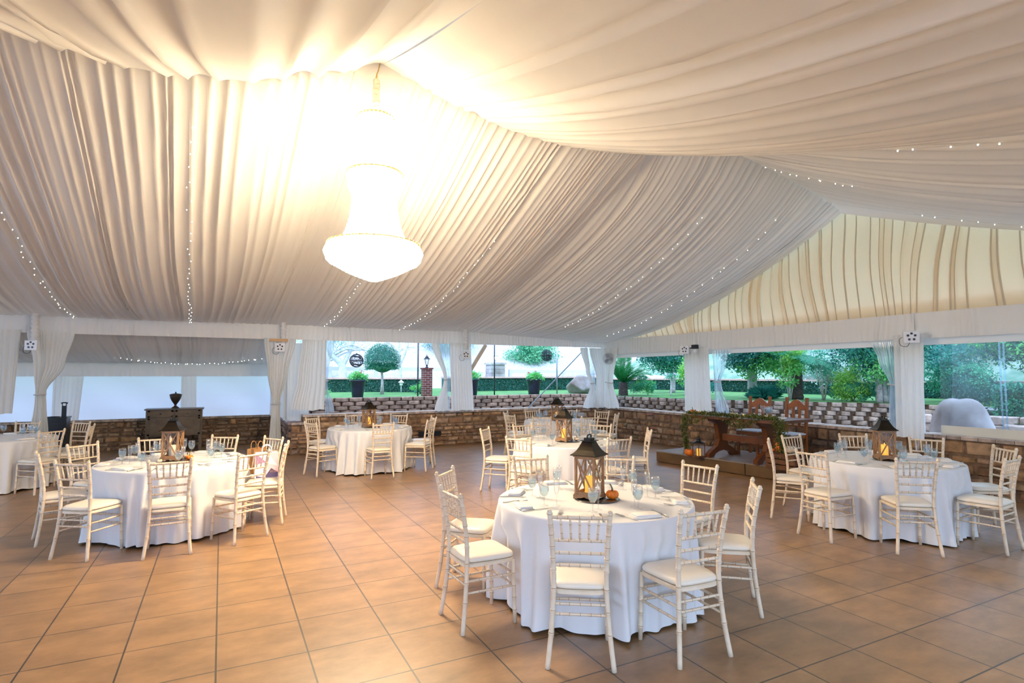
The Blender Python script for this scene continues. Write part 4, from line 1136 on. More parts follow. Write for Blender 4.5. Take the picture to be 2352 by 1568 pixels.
o = put('porange', None, 'bright orange pumpkin on the platform beside the black lantern', ht(.10,-.01,HS+.001), .5, 'pumpkins on the platform'); o.scale = (2.1,2.1,2.1)
t = thing('metal_lantern', 'black glass-sided lantern on the platform under the garland table', 'lantern', ht(.31,-.01,HS+.001), .0, 'platform lanterns')
mb = MB(); mb.box((0,0,.012), (.17,.17,.024)); link('base', mb, M['crate'], t)
for x in (-.073,.073):
    for y in (-.073,.073):
        mb = MB(); mb.box((x,y,.14), (.012,.012,.235)); link('corner_post', mb, M['crate'], t)
for i in range(4):
    b = MB(); b.add([(-.067,-.074,.026),(.067,-.074,.026),(.067,-.074,.255),(-.067,-.074,.255)], [(0,1,2,3)]); b.xform(Matrix.Rotation(pi/2*i,4,'Z')); link('pane', b, M['lantern_glass'], t)
mb = MB(); mb.lathe([(.125,.255),(.12,.265),(.06,.285),(.035,.30),(.035,.325),(.045,.33),(.02,.345),(.001,.35)], 18); mb.tube([(-.025,0,.34),(-.028,0,.37),(0,0,.385),(.028,0,.37),(.025,0,.34)], .005, 6); link('roof', mb, M['black'], t)
o = put('cl', None, 'glowing candle inside the black platform lantern', ht(.31,-.01,HS+.026), 0, 'platform candles')

# ================================================================== ANNEX FURNITURE
t = thing('sideboard', 'brown wooden sideboard with two drawers before the frosted windows', 'sideboard', (-.93,15.15,0))
w, d, h = 1.10, .42, .97; m = M['cabinet']
mb = MB(); mb.box((0,0,h-.012), (w+.06,d+.05,.026)); link('top', mb, M['cabinet_top'], t)
mb = MB(); mb.box((0,.0,.655), (w,d,.59)); link('body', mb, m, t)
for sx in (-1,1):
    for sy in (-1,1):
        mb = MB(); mb.box((sx*(w/2-.03),sy*(d/2-.03),.18), (.06,.06,.36)); link('leg', mb, m, t)
mb = MB(); mb.box((0,0,.17), (w-.05,d-.04,.03)); link('lower_shelf', mb, m, t)
def panel(name, cx, cz, pw, phh, knobs):
    mb = MB(); y = -d/2-.008
    mb.box((cx,y,cz), (pw,.016,phh))
    for s in (-1,1): mb.box((cx+s*(pw/2-.02),y-.010,cz), (.04,.012,phh)); mb.box((cx,y-.010,cz+s*(phh/2-.016)), (pw,.012,.032))
    p = link(name, mb, m, t)
    for kx, kz in knobs:
        k = MB(); k.lathe([(.007,0),(.007,.012),(.016,.018),(.014,.028),(.001,.031)], 10); k.xform(Matrix.Translation((kx,y-.014,kz)) @ Matrix.Rotation(pi/2,4,'X')); link('knob', k, M['bronze'], p)
for sx in (-1,1):
    panel('drawer', sx*.265, .86, .49, .15, [(sx*.265,.86)])
    panel('door', sx*.265, .575, .49, .38, [(sx*.05,.62)])
t = thing('lidded_urn', 'dark bronze lidded urn standing on the sideboard', 'urn', (-.93,15.12,h+.002))
mb = MB(); mb.lathe([(.075,0),(.08,.012),(.06,.03),(.028,.05),(.022,.075),(.035,.10),(.075,.16),(.105,.22),(.118,.27),(.122,.30),(.115,.305),(.001,.30)], 22); link('body', mb, M['bronze'], t)
mb = MB(); mb.lathe([(.128,.302),(.126,.312),(.09,.328),(.03,.338),(.012,.345),(.016,.358),(.004,.376),(.001,.378)], 20); link('lid', mb, M['bronze'], t)
t = thing('cabinet_unit', 'black upright box unit with a tall slotted handle, left of the sideboard', 'cabinet', (-2.88,14.15,0))
mb = MB(); mb.box((0,0,.45), (.36,.34,.86)); mb.box((0,-.174,.66), (.30,.01,.30)); link('body', mb, M['black'], t)
mb = MB(); mb.box((0,0,.892), (.39,.37,.024)); mb.lathe([(.10,.904),(.11,.912),(.02,.918)], 16, (-.06,-.02,0)); link('lid', mb, M['black'], t)
mb = MB(); mb.box((.10,.02,1.01), (.075,.035,.22)); mb.box((.068,.02,1.145), (.012,.035,.06)); mb.box((.132,.02,1.145), (.012,.035,.06)); mb.tube([(.045,.02,1.168),(.07,.02,1.180),(.13,.02,1.180),(.155,.02,1.168)], .012, 7); link('handle', mb, M['black'], t)

# ================================================================== BAGS ON THE CHAIRS
def seat_pos(T, i):
    a, dd, tw, nm = SEATS[T][i]; A = radians(a); q = dd-.215; return TAB[T][0]+q*cos(A), TAB[T][1]+q*sin(A), A+pi/2+radians(tw)
x, y, rz = seat_pos('T2', 6)
def bag(name, label, loc, rz, w, d, h, m, prints, tilt=.0, handle=None):
    t = thing(name, label, 'bag', loc, rz, 'bags on the chairs'); t.rotation_euler = (tilt,0,rz)
    mb = MB()
    def fn(u, v):
        a = [(-w/2,-d/2),(w/2,-d/2),(w/2,0),(w/2,d/2),(-w/2,d/2),(-w/2,0)][int(round(u*6)) % 6]
        k = 1.0; px, py = a
        if abs(py) < 1e-6: px *= 1-.12*v
        return (px*(1-.03*v), py*(1-.15*v), h*v)
    mb.grid(fn, 6, 5, False, True); mb.add([(-w/2,-d/2,.001),(w/2,-d/2,.001),(w/2,d/2,.001),(-w/2,d/2,.001)], [(3,2,1,0)])
    link('bag_body', mb, m, t)
    for s in (-1,1):
        yy = s*d/2*.87
        for poly, pm in prints:
            b = MB(); b.add([(px*w/2*.98,(s*d/2*(1-.15*(pz)))+s*.0018,pz*h) for px, pz in poly], [tuple(range(len(poly)))]); link('printed_panel', b, pm, t)
        b = MB(); b.tube(qcurve([(-w*.2,yy,h-.01),(-w*.17,yy,h+.06),(0,yy,h+.085),(w*.17,yy,h+.06),(w*.2,yy,h-.01)], 4), .005, 6); link('handle', b, handle or m, t)
    return t
bag('paper_bag', 'brown kraft paper bag with dark green print, leaning on a chair seat', (x-.01,y-.03,.507), rz+1.9, .26, .11, .30, M['kraft'], [([(-.75,.12),(.75,.12),(.75,.85),(-.75,.85)], M['green_print'])], .0)
x, y, rz = seat_pos('T2', 5)
bag('gift_bag', 'pink, white and purple geometric gift bag on a chair seat', (x+.02,y+.10,.507), rz+1.75, .26, .11, .30, M['pale'], [([(-1,1),(-.1,.99),(-1,.45)], M['pink']), ([(-1,.45),(.1,.62),(-.3,.2),(-1,.2)], M['pink']), ([(.05,.62),(.95,.98),(.95,.55)], M['mauve']), ([(-1,.02),(.2,.02),(-.4,.38),(-1,.2)], M['violet']), ([(.2,.02),(.9,.02),(.9,.1)], M['violet'])], .0)

# ================================================================== FAIRY LIGHTS
blb = MB(); blb.blob((0,0,0), (.006,.006,.008), 6, 5)
bulb_mesh = [None]
def light_string(label, pts, n, group, seed=1, off=.03):
    t = thing('fairy_light_string', label, 'string lights', (0,0,0), 0, group)
    mb = MB(); mb.tube(pts, .0025, 4); link('wire', mb, M['wire'], t)
    P = [Vector(p) for p in pts]; r = random.Random(seed)
    for i in range(n):
        s = (i+.5+r.uniform(-.3,.3))/n*(len(P)-1); k = int(s); q = P[k].lerp(P[min(k+1,len(P)-1)], s-k)+Vector((r.uniform(-off,off), r.uniform(-off,off)*.5, -r.uniform(.004,.02)))
        if bulb_mesh[0] is None:
            o = link('bulb', blb, M['bulb'], t, q); bulb_mesh[0] = o.data
        else:
            o = bpy.data.objects.new('bulb', bulb_mesh[0]); COL.objects.link(o); o.parent = t; o.location = q
def run(b, u, back, v0, v1, k=14, dz=-.02):
    return [tuple(Vector(bay(b, u, v0+(v1-v0)*i/(k-1), back))+Vector((0,0,dz))) for i in range(k)]
LG = 'fairy light strings on the ceiling'
light_string('fairy light string down the pleats above the sideboard', run(1,.58,True,.05,.97), 34, LG, 2)
light_string('fairy light string down the far left ceiling panel', run(1,.13,True,.08,.97), 34, LG, 3)
light_string('fairy light string right of the chandelier bowl, ending over the topiary window', run(2,.20,True,.30,.97), 26, LG, 4)
light_string('fairy light string down the middle back ceiling panel', run(2,.60,True,.25,.97), 26, LG, 5)
light_string('fairy light string on the last back ceiling panel, farther from the gable', run(3,.42,True,.10,.75), 24, LG, 6)
light_string('fairy light string on the last back ceiling panel, nearest the gable', run(3,.76,True,.06,.80), 24, LG, 7)
light_string('fairy light string on the lower front slope beside the gable', run(3,.80,False,.22,.46,dz=-.05), 8, LG, 8)
light_string('fairy light string along the sagging edge of the middle front panel', run(2,.97,False,.44,.62,dz=-.04), 7, LG, 9)
light_string('fairy light string on the upper front slope between middle bay and gable', run(3,.45,False,.04,.24,dz=-.05), 11, LG, 10)
light_string('drooping fairy light garland under the annex canopy', [(-2.5+3.7*i/24, 14.9+.03*sin(i*1.7), 1.99+.23*(2*i/24-1)**2+.012*sin(i*2.3)) for i in range(25)], 44, 'fairy lights in the annex', 11, .015)
# ================================================================== GARDEN
ZG = 1.10
def reroot(t, L):
    t.location = L
    for c in t.children: c.location = Vector(c.location)-Vector(L)
for o in list(COL.objects):
    if o.parent is None and o.type == 'EMPTY' and o.name in ('stage_platform','trestle_table','leaf_garland'):
        reroot(o, {'stage_platform':stg(LS/2,DS/2,0),'trestle_table':ht(TL/2,TD/2,HS),'leaf_garland':ht(TL/2,0,TH)}[o.name])
def kid(name, mb, m, t, stuff=False):
    o = link(name, mb, m, t)
    if stuff: o['kind'] = 'stuff'
    return o
# clipped ivy wall with red brick capping behind the lawn
def ivy_run(label, pts, h, seed):
    P = [Vector(p) for p in pts]
    t = thing('ivy_hedge', label, 'hedge', tuple(P[0])); r0 = random.Random(seed)
    mb = MB()
    for a, b in zip(P[:-1], P[1:]):
        d = (b-a).normalized(); n = Vector((d.y,-d.x,0))
        q = [a+n*.0, b+n*.0, b-n*.35, a-n*.35]
        mb.add([tuple(x-P[0]) for x in q]+[tuple(x-P[0]+Vector((0,0,h))) for x in q], [(4,5,6,7),(0,1,5,4),(1,2,6,5),(2,3,7,6),(3,0,4,7)])
    kid('core', mb, M['leaf_dark'], t)
    mb = MB()
    for a, b in zip(P[:-1], P[1:]):
        L = (b-a).length; d = (b-a).normalized(); n = Vector((d.y,-d.x,0))
        leaf_cloud(mb, int(L*230), lambda r: (tuple(a+d*(L*r.random())+n*(.02+abs(r.gauss(0,.03)))+Vector((0,0,h*r.random()))-P[0]), n), .085, seed, .4, .75)
    kid('ivy_leaves', mb, M['ivy'], t, True)
    mb = MB()
    for a, b in zip(P[:-1], P[1:]):
        d = (b-a).normalized(); n = Vector((d.y,-d.x,0)); q = [a+n*.09, b+n*.09, b-n*.42, a-n*.42]
        mb.add([tuple(x-P[0]+Vector((0,0,h))) for x in q]+[tuple(x-P[0]+Vector((0,0,h+.06))) for x in q], [(3,2,1,0),(4,5,6,7),(0,1,5,4),(1,2,6,5),(2,3,7,6),(3,0,4,7)])
    kid('brick_capping', mb, M['cap'], t)
ivy_run('dark ivy-covered low wall behind the topiary, up to the brick pier', [(-1.,21.6,ZG),(4.6,21.4,ZG),(6.4,19.8,ZG)], .47, 61)
ivy_run('dark ivy-covered low wall behind the boulder and potted plants', [(7.5,20.2,ZG),(15.2,20.4,ZG)], .50, 62)
ivy_run('dark ivy-covered low wall behind the shrubs on the right', [(15.4,20.3,ZG),(17.0,17.5,ZG),(17.2,11,ZG),(17.0,6,ZG)], .42, 63)

# potted geraniums
def make_pot(label, seed=5):
    t = thing('potted_geranium', label, 'potted plant')
    mb = MB(); mb.lathe([(.150,0),(.155,.01),(.185,.25),(.205,.44),(.235,.455),(.240,.50),(.225,.505),(.205,.47),(.001,.45)], 28); kid('pot', mb, M['pot'], t)
    mb = MB(); mb.lathe([(.20,.455),(.001,.475)], 16); kid('soil', mb, M['soil'], t)
    mb = MB(); leaf_cloud(mb, 420, clumps((0,0,.585), (.27,.27,.13), 12, seed, .4, .75), .075, seed, 0, .85); kid('leaves', mb, M['leaf_bright'], t, True)
    mb = MB(); leaf_cloud(mb, 150, clumps((0,0,.54), (.27,.27,.09), 12, seed+1, .4, .75), .06, seed+1, .3, .8); kid('shade_tint_leaves', mb, M['leaf_mid'], t, True)  # shade put into the colour: darker green for the lower leaves
    mb = MB(); 
    for k in range(4):
        a = seed+k*1.8; p = (.15*cos(a), .15*sin(a), .70+.05*sin(k*2)); mb.tube([(p[0]*.5,p[1]*.5,.5),p], .004, 4)
    kid('flower_stems', mb, M['leaf_mid'], t)
    mb = MB()
    for k in range(4):
        a = seed+k*1.8; leaf_cloud(mb, 14, ell((.15*cos(a),.15*sin(a),.71+.05*sin(k*2)), (.03,.03,.025)), .028, k, 0, 1)
    kid('flowers', mb, M['bloom_red'], t, True)
    return t
p1 = make_pot('dark navy pot of geraniums left of the lollipop topiary'); p1.location = (3.36,15.95,ZG); p1.scale = (.95,.95,.98); p1['group'] = 'navy pots of geraniums'
dup(p1, (6.78,15.92,ZG), 2.0, 'dark navy pot of geraniums half hidden by the post drape', scale=(.95,.95,1))
dup(p1, (8.88,15.82,ZG), 4.0, 'dark navy pot of geraniums between the two grey garden poles', scale=(1.1,1.1,.98))
# lollipop topiary
t = thing('topiary_tree', 'lollipop topiary tree with round clipped crown on a pale trunk', 'tree', (4.62,18.3,ZG))
mb = MB(); mb.tube([(0,0,0),(.02,0,.4),(.0,0,.75),(-.02,0,1.0)], [.055,.042,.036,.035], 8); mb.tube([(.05,.0,0),(.045,.01,.3),(.02,0,.6)], [.03,.025,.02], 7); kid('trunk', mb, M['bark_grey'], t)
mb = MB()
for k in range(7):
    a = TAU*k/7; mb.tube([(-.01,0,.85),(.2*cos(a),.2*sin(a),1.05),(.38*cos(a),.38*sin(a),1.15)], [.02,.014,.007], 5)
kid('branches', mb, M['bark_grey'], t)
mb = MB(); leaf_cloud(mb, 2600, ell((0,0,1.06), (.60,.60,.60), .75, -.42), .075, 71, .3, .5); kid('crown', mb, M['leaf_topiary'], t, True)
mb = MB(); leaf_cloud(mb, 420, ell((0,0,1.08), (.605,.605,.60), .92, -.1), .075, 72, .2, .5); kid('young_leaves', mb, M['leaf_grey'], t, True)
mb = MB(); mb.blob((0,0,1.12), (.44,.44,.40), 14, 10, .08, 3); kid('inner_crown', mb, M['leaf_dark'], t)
# brick pier with a coach lamp
t = thing('brick_pier', 'red brick pier at the lawn edge, carrying a black coach lamp', 'pier', (5.42,16.15,ZG))
mb = MB(); mb.box((0,0,.40), (.26,.26,.80)); kid('shaft', mb, M['brick'], t)
mb = MB(); mb.box((0,0,.82), (.31,.31,.04)); kid('capstone', mb, M['brick'], t)
def make_coach(label, iron, pane, em=None):
    t = thing('coach_lamp', label, 'lamp')
    mb = MB(); mb.lathe([(.05,0),(.05,.02),(.025,.035),(.022,.05),(.035,.065),(.018,.085),(.05,.10)], 12); kid('pedestal', mb, iron, t)
    mb = MB(); mb.lathe([(.045,.10),(.075,.255)], 8, smooth=False, cap=False); kid('panes', mb, pane, t)
    for i in range(4):
        a = TAU*i/4+.4; mb = MB(); mb.bar((.047*cos(a),.047*sin(a),.10),(.078*cos(a),.078*sin(a),.258),.008,.008); kid('rib', mb, iron, t)
    mb = MB(); mb.lathe([(.105,.256),(.10,.268),(.055,.30),(.05,.315),(.055,.325),(.02,.345),(.008,.36),(.014,.375),(.004,.395)], 12); kid('roof', mb, iron, t)
    mb = MB(); mb.lathe([(.014,.12),(.02,.16),(.014,.20),(.001,.215)], 8); kid('bulb', mb, em or M['white_plastic'], t)
    return t
c = make_coach('black iron coach lamp on the brick pier', M['iron'], M['lantern_glass']); c.location = (5.42,16.15,ZG+.841)
# stone gate pier with its lit lamp, beyond the ivy wall
t = thing('stone_pier', 'pale stone gate pier beyond the ivy wall, under a lit lamp', 'pier', (12.35,26.0,1.0))
mb = MB(); mb.box((0,0,.62), (.72,.72,1.24))
for z in range(6): mb.box((0,0,.1+z*.2), (.745,.745,.17))
kid('shaft', mb, M['rock_pale'], t); mb = MB(); mb.box((0,0,1.29), (.86,.86,.10)); kid('capstone', mb, M['rock_pale'], t)
c = make_coach('lit pale lamp on the stone gate pier', M['fence'], M['lantern_glass'], mat('lit_lamp_bulb', (1,.85,.6), .4, emit=(1.,.72,.35), estr=25)); c.location = (12.35,26.0,2.342); c.scale = (1.5,1.5,1.4)
# rail fence beyond the ivy wall
def fence(label, x0, x1, y0, y1, n, z):
    t = thing('rail_fence', label, 'fence', (x0,y0,z))
    for k in range(n+1):
        f = k/n; mb = MB(); mb.box(((x1-x0)*f,(y1-y0)*f,.5), (.15,.15,1.05)); kid('post', mb, M['fence'], t)
    for zz in (.30,.92):
        mb = MB(); mb.bar((0,-.06,zz),(x1-x0,y1-y0-.06,zz),.05,.17); kid('rail', mb, M['fence'], t)
fence('pale two-rail fence behind the topiary', -2,10.6,26,26.6,6,1.08)
fence('pale two-rail fence right of the stone gate pier', 13.2,20,26,26.4,4,.98)
# hanging wicker spheres
def make_ball(label):
    t = thing('wicker_sphere', label, 'hanging ornament'); r = .165; rr = random.Random(4)
    mb = MB()
    for k in range(26):
        ax = Vector((rr.gauss(0,1), rr.gauss(0,1), rr.gauss(0,1))).normalized(); u = ax.orthogonal().normalized(); w = ax.cross(u)
        mb.tube([tuple((u*cos(a)+w*sin(a))*r*rr.uniform(.97,1.02)) for a in [TAU*i/26 for i in range(26)]], .0045, 4, closed=True)
    for q in range(3):
        z = (-.6,0,.6)[q]*r; m2 = sqrt(r*r-z*z); mb.tube([(m2*cos(a),m2*sin(a),z) for a in [TAU*i/26 for i in range(26)]], .007, 5, closed=True)
    kid('woven_shell', mb, M['wicker'], t)
    mb = MB(); mb.tube([(0,0,r-.01),(0,0,r+.52)], .003, 4); kid('cord', mb, M['wire'], t)
    mb = MB(); mb.lathe([(.012,r-.012),(.016,r+.01),(.004,r+.02)], 8); kid('hook', mb, M['iron'], t); return t
b1 = make_ball('dark woven ball hanging left of the lollipop topiary'); b1.location = (2.95,14.2,2.085); b1['group'] = 'hanging woven balls'
dup(b1, (8.40,14.2,2.295), 1.0, 'dark woven ball hanging between the two grey garden poles')
# slim garden poles and the slanted guy bar
for x, y, z1, m, lab in ((5.02,15.75,3.1,'pole','slim dark pole beside the brick pier'),(7.62,16.1,3.1,'pole','slim dark pole left of the potted geranium and hanging ball'),(9.70,15.75,3.1,'pole_grey','slim grey pole left of the boulder')):
    mb = MB(); mb.tube([(0,0,0),(0,0,z1-ZG)], .022, 8); o = tag(link('garden_pole', mb, M[m]), lab, 'pole', 'slim garden poles'); o.location = (x,y,ZG)
mb = MB(); mb.tube([(9.55,13.75,2.60),(7.40,13.5,.84)], .016, 7); tag(link('guy_bar', mb, M['pole_grey']), 'slanted steel guy bar crossing the corner back window', 'bar')
# path lights
def make_path_light(label):
    t = thing('path_light', label, 'garden light')
    mb = MB(); mb.tube([(0,0,0),(0,0,.26)], .012, 7); kid('stake', mb, M['white_plastic'], t)
    mb = MB(); mb.lathe([(.04,.26),(.055,.28),(.06,.36),(.001,.36)], 10); kid('lamp_body', mb, M['white_plastic'], t)
    mb = MB(); mb.lathe([(.105,.36),(.10,.375),(.03,.435),(.012,.46),(.001,.465)], 10); kid('cap', mb, M['white_plastic'], t); return t
l1 = make_path_light('white mushroom path light right of the lollipop topiary'); l1.location = (5.55,19.3,ZG); l1['group'] = 'white path lights'
dup(l1, (13.5,9.2,ZG), 0, 'white path light left of the round lime shrub', scale=(.8,.8,.8))
# boulders
def boulder(label, c, s, seed, m, n=26, lo=.70, hi=.92):
    rr = random.Random(seed); cut = [(Vector((rr.gauss(0,1),rr.gauss(0,1),rr.gauss(0,.8))).normalized(), rr.uniform(lo,hi)) for _ in range(13)]
    mb = MB()
    def fn(u, v):
        a = TAU*u; b = pi*(v-.5); p = Vector((cos(a)*cos(b), sin(a)*cos(b), sin(b)))
        p *= 1+.06*sin(3*a+seed)*cos(b)+.05*sin(5*b+seed)
        for n2, k in cut:
            q = p.dot(n2)
            if q > k: p -= n2*(q-k)*.96
        return (p.x*s[0], p.y*s[1], max(p.z, -.55)*s[2])
    mb.grid(fn, n*2, n, True, True); o = tag(link('boulder', mb, m), label, 'rock'); o.location = c; return o
boulder('large mauve-grey boulder on the lawn beside the corner drapes', (10.90,16.1,ZG+.24), (.62,.42,.40), 23, M['rock'])
boulder('big pale boulder behind the clear vinyl window', (11.05,5.05,.76), (.46,.46,.58), 15, M['rock_pale'], 26, .86, .97)
boulder('pale upright boulder behind the twisted clear curtain', (14.35,8.1,ZG+.25), (.28,.28,.5), 17, M['rock_pale'])
# cycads and palms
def cycad(label, loc, trunk_h, n, L, seed, m, lift=(.35,1.35), trunk_r=.11, spread=1.0, leaf=.17):
    t = thing('cycad_palm', label, 'palm', loc); r = random.Random(seed)
    mb = MB(); k = 14
    mb.tube([(0,0,trunk_h*i/k) for i in range(k+1)], [trunk_r*(1+.14*(i % 2))*(1.1-.2*i/k) for i in range(k+1)], 10); kid('trunk', mb, M['bark_dark'], t)
    for i in range(n):
        a = TAU*i*.381966+r.uniform(-.2,.2); el = lift[0]+(lift[1]-lift[0])*((i*.618) % 1); Lf = L*r.uniform(.85,1.1)
        mb = MB(); pts = []
        for s in range(11):
            q = s/10; e = el-(.55+.5*(1-el/1.4))*q*q; 
            if s == 0: p = Vector((0,0,trunk_h)); 
            else: p = p+Vector((cos(a)*cos(e)*spread, sin(a)*cos(e)*spread, sin(e)))*Lf/10
            pts.append(p.copy())
        mb.tube(pts, [.012*(1-.8*s/10) for s in range(11)], 4)
        side = Vector((-sin(a),cos(a),0))
        for s in range(1, 31):
            q = s/30*9.99; i0 = int(q); p = pts[i0].lerp(pts[i0+1], q-i0); d = (pts[i0+1]-pts[i0]).normalized(); up = side.cross(d)
            ll = leaf*(.35+1.3*sin(pi*min(1,(s/30)*.92+.08))**.7)
            for sg in (-1,1):
                e = p+(side*sg*.85+d*.55-up*-.22)*ll; w = d*.011
                mb.add([tuple(p-w),tuple((p+e)/2+w*1.1+up*.01),tuple(e),tuple((p+e)/2-w*1.1+up*.01)], [(0,1,2,3)], True)
        kid('frond', mb, M[m], t)
    return t
cycad('dark green cycad with upright fronds at the corner of the lawn', (11.05,14.05,ZG-.02), .42, 26, 1.15, 3, 'leaf_frond', (.45,1.5), .13, .9)
cycad('tall palm with broad fronds in the middle of the right garden', (13.3,9.75,ZG), .95, 22, 1.35, 4, 'leaf_frond_blue', (-.1,1.2), .13, 1.0, .24)
# shrubs and trees
def bush(name, label, cat, loc, parts, trunk=None, stems=None, core=None):
    t = thing(name, label, cat, loc)
    if trunk:
        for P, rr, m in trunk:
            mb = MB(); mb.tube(qcurve(P, 3), [rr[0]+(rr[1]-rr[0])*i/(len(P)*3-3) for i in range(len(P)*3-2)], 8); kid('trunk', mb, M[m], t)
    if stems:
        n, h, sp, m = stems; r = random.Random(len(label))
        for i in range(n):
            a = TAU*i/n+r.uniform(-.3,.3); mb = MB(); mb.tube([(.02*cos(a),.02*sin(a),0),(.5*sp*cos(a),.5*sp*sin(a),h*.6),(sp*cos(a),sp*sin(a),h)], [.012,.010,.006], 5); kid('stem', mb, M[m], t)
    if core:
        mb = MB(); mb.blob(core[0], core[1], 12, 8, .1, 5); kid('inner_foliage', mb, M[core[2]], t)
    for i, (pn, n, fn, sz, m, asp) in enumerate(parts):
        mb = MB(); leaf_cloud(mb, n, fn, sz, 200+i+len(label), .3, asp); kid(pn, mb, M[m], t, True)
    return t
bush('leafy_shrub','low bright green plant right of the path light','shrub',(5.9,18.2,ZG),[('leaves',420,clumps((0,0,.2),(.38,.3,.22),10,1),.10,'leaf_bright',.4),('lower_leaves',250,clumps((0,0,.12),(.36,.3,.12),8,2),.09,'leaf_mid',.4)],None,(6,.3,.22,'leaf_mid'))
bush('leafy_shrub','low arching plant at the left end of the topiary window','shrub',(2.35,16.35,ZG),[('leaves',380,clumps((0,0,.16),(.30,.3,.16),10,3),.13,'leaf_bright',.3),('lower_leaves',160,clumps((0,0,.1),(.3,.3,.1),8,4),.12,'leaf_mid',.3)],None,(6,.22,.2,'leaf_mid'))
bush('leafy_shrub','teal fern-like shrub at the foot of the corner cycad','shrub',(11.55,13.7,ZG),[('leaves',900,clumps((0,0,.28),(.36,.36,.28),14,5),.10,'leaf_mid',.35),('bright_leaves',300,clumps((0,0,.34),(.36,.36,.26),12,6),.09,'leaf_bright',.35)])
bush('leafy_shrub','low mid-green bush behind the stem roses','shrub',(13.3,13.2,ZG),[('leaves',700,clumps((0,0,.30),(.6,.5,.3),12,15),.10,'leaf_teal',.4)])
bush('broadleaf_tree','dark glossy-leaved tree in the window right of the corner','tree',(14.3,15.4,ZG),[('crown',3000,clumps((-.25,0,1.55),(1.0,.9,.75),26,7,.4,.55),.16,'leaf_dark',.5),('sunlit_tint_leaves',1100,clumps((-.3,-.2,1.25),(1.0,.9,.65),22,8,.5,.55),.14,'leaf_mid',.5),('pale_leaves',300,clumps((-.2,-.3,1.5),(1.0,.9,.8),20,9,.6,.6),.12,'leaf_grey',.5)],[([(0,0,0),(.03,0,.5),(-.05,0,1.1),(-.2,0,1.6)],(.10,.05),'bark_grey')],None,((-.2,.1,1.55),(.6,.55,.5),'leaf_dark'))  # sunlight put into the colour: lighter green over the dark crown
bush('young_tree','slender light green sapling left of the garland-table drape','tree',(12.9,13.0,ZG),[('leaves',700,clumps((0,0,.85),(.40,.35,.45),14,10),.13,'leaf_lime',.45),('lower_leaves',400,clumps((0,0,.6),(.45,.4,.4),12,11),.12,'leaf_bright',.45)],[([(0,0,0),(.02,0,.4),(0,0,.9)],(.05,.02),'bark_grey'),([(.1,0,0),(.05,0,.3),(-.15,0,.6)],(.02,.012),'bark_dark')])
bush('rose_standard','thin standard rose with pale pink blooms near the corner cycad','shrub',(12.1,13.1,ZG),[('leaves',120,clumps((0,0,.58),(.2,.2,.15),8,12),.07,'leaf_mid',.5),('blooms',40,clumps((.05,0,.62),(.28,.2,.12),4,13,.2,.35),.06,'bloom_pink',1.0)],[([(0,0,0),(.01,0,.3),(0,0,.55)],(.022,.015),'bark_pale')])
bush('broadleaf_tree','round-crowned tree with pale twin trunks behind the garland table','tree',(13.0,10.9,ZG),[('crown',2300,clumps((-.1,0,1.30),(.72,.7,.62),24,14,.4,.55),.13,'leaf_dark',.5),('sunlit_tint_leaves',1500,clumps((.05,-.2,.98),(.68,.6,.45),22,15,.5,.55),.12,'leaf_bright',.5),('mid_leaves',700,clumps((0,-.1,1.2),(.7,.7,.6),18,16,.5,.6),.12,'leaf_mid',.5)],[([(-.12,0,0),(-.10,0,.4),(-.14,0,.9)],(.055,.04),'bark_pale'),([(.06,0,0),(.05,0,.4),(.02,0,1.0)],(.085,.06),'bark_pale'),([(.18,0,0),(.16,0,.35),(.2,0,.8)],(.035,.02),'bark_pale')],None,((-.1,.05,1.3),(.45,.45,.4),'leaf_dark'))  # sunlit part of the crown is painted with a brighter leaf colour
bush('leafy_shrub','bright lime climbing plant in front of the tall palm','shrub',(12.75,9.55,ZG),[('leaves',900,clumps((0,0,1.15),(.38,.35,.55),18,17),.13,'leaf_lime',.5),('lower_leaves',350,clumps((0,0,.75),(.35,.35,.4),12,18),.12,'leaf_bright',.5)],None,(5,.9,.2,'bark_pale'))
t = thing('grass_clump', 'spiky dark green grass clump left of the tall palm', 'grass', (12.55,10.15,ZG)); mb = MB(); r = random.Random(8)
for i in range(420):
    a = r.uniform(0,TAU); e = r.uniform(.35,1.45); L = r.uniform(.35,.55); d = Vector((cos(a)*cos(e),sin(a)*cos(e),sin(e))); s = Vector((-sin(a),cos(a),0))*.008
    p0 = Vector((.05*cos(a),.05*sin(a),0)); p1 = p0+d*L*.6; p2 = p0+d*L-Vector((0,0,.10))
    mb.add([tuple(p0-s),tuple(p0+s),tuple(p1+s),tuple(p2),tuple(p1-s)], [(0,1,2,3,4)], True)
kid('blades', mb, M['leaf_teal'], t, True)
bush('leafy_shrub','thin-stemmed rose bush between the tall palm and the lime shrub','shrub',(13.35,9.05,ZG),[('leaves',330,clumps((0,0,.85),(.42,.4,.4),16,19,.3,.35),.10,'leaf_mid',.5),('pale_leaves',160,clumps((0,0,.7),(.42,.4,.35),14,20,.3,.35),.10,'leaf_grey',.5)],None,(7,.9,.22,'bark_pale'))
bush('round_shrub','rounded lime green shrub right of the path light','shrub',(13.55,8.45,ZG),[('leaves',1700,clumps((0,0,.42),(.52,.5,.34),22,21,.5,.5),.09,'leaf_lime',.5),('lower_leaves',700,clumps((0,0,.22),(.5,.5,.2),14,22,.5,.5),.09,'leaf_mid',.5)],None,(6,.4,.2,'bark_pale'),((0,0,.28),(.30,.30,.20),'leaf_mid'))
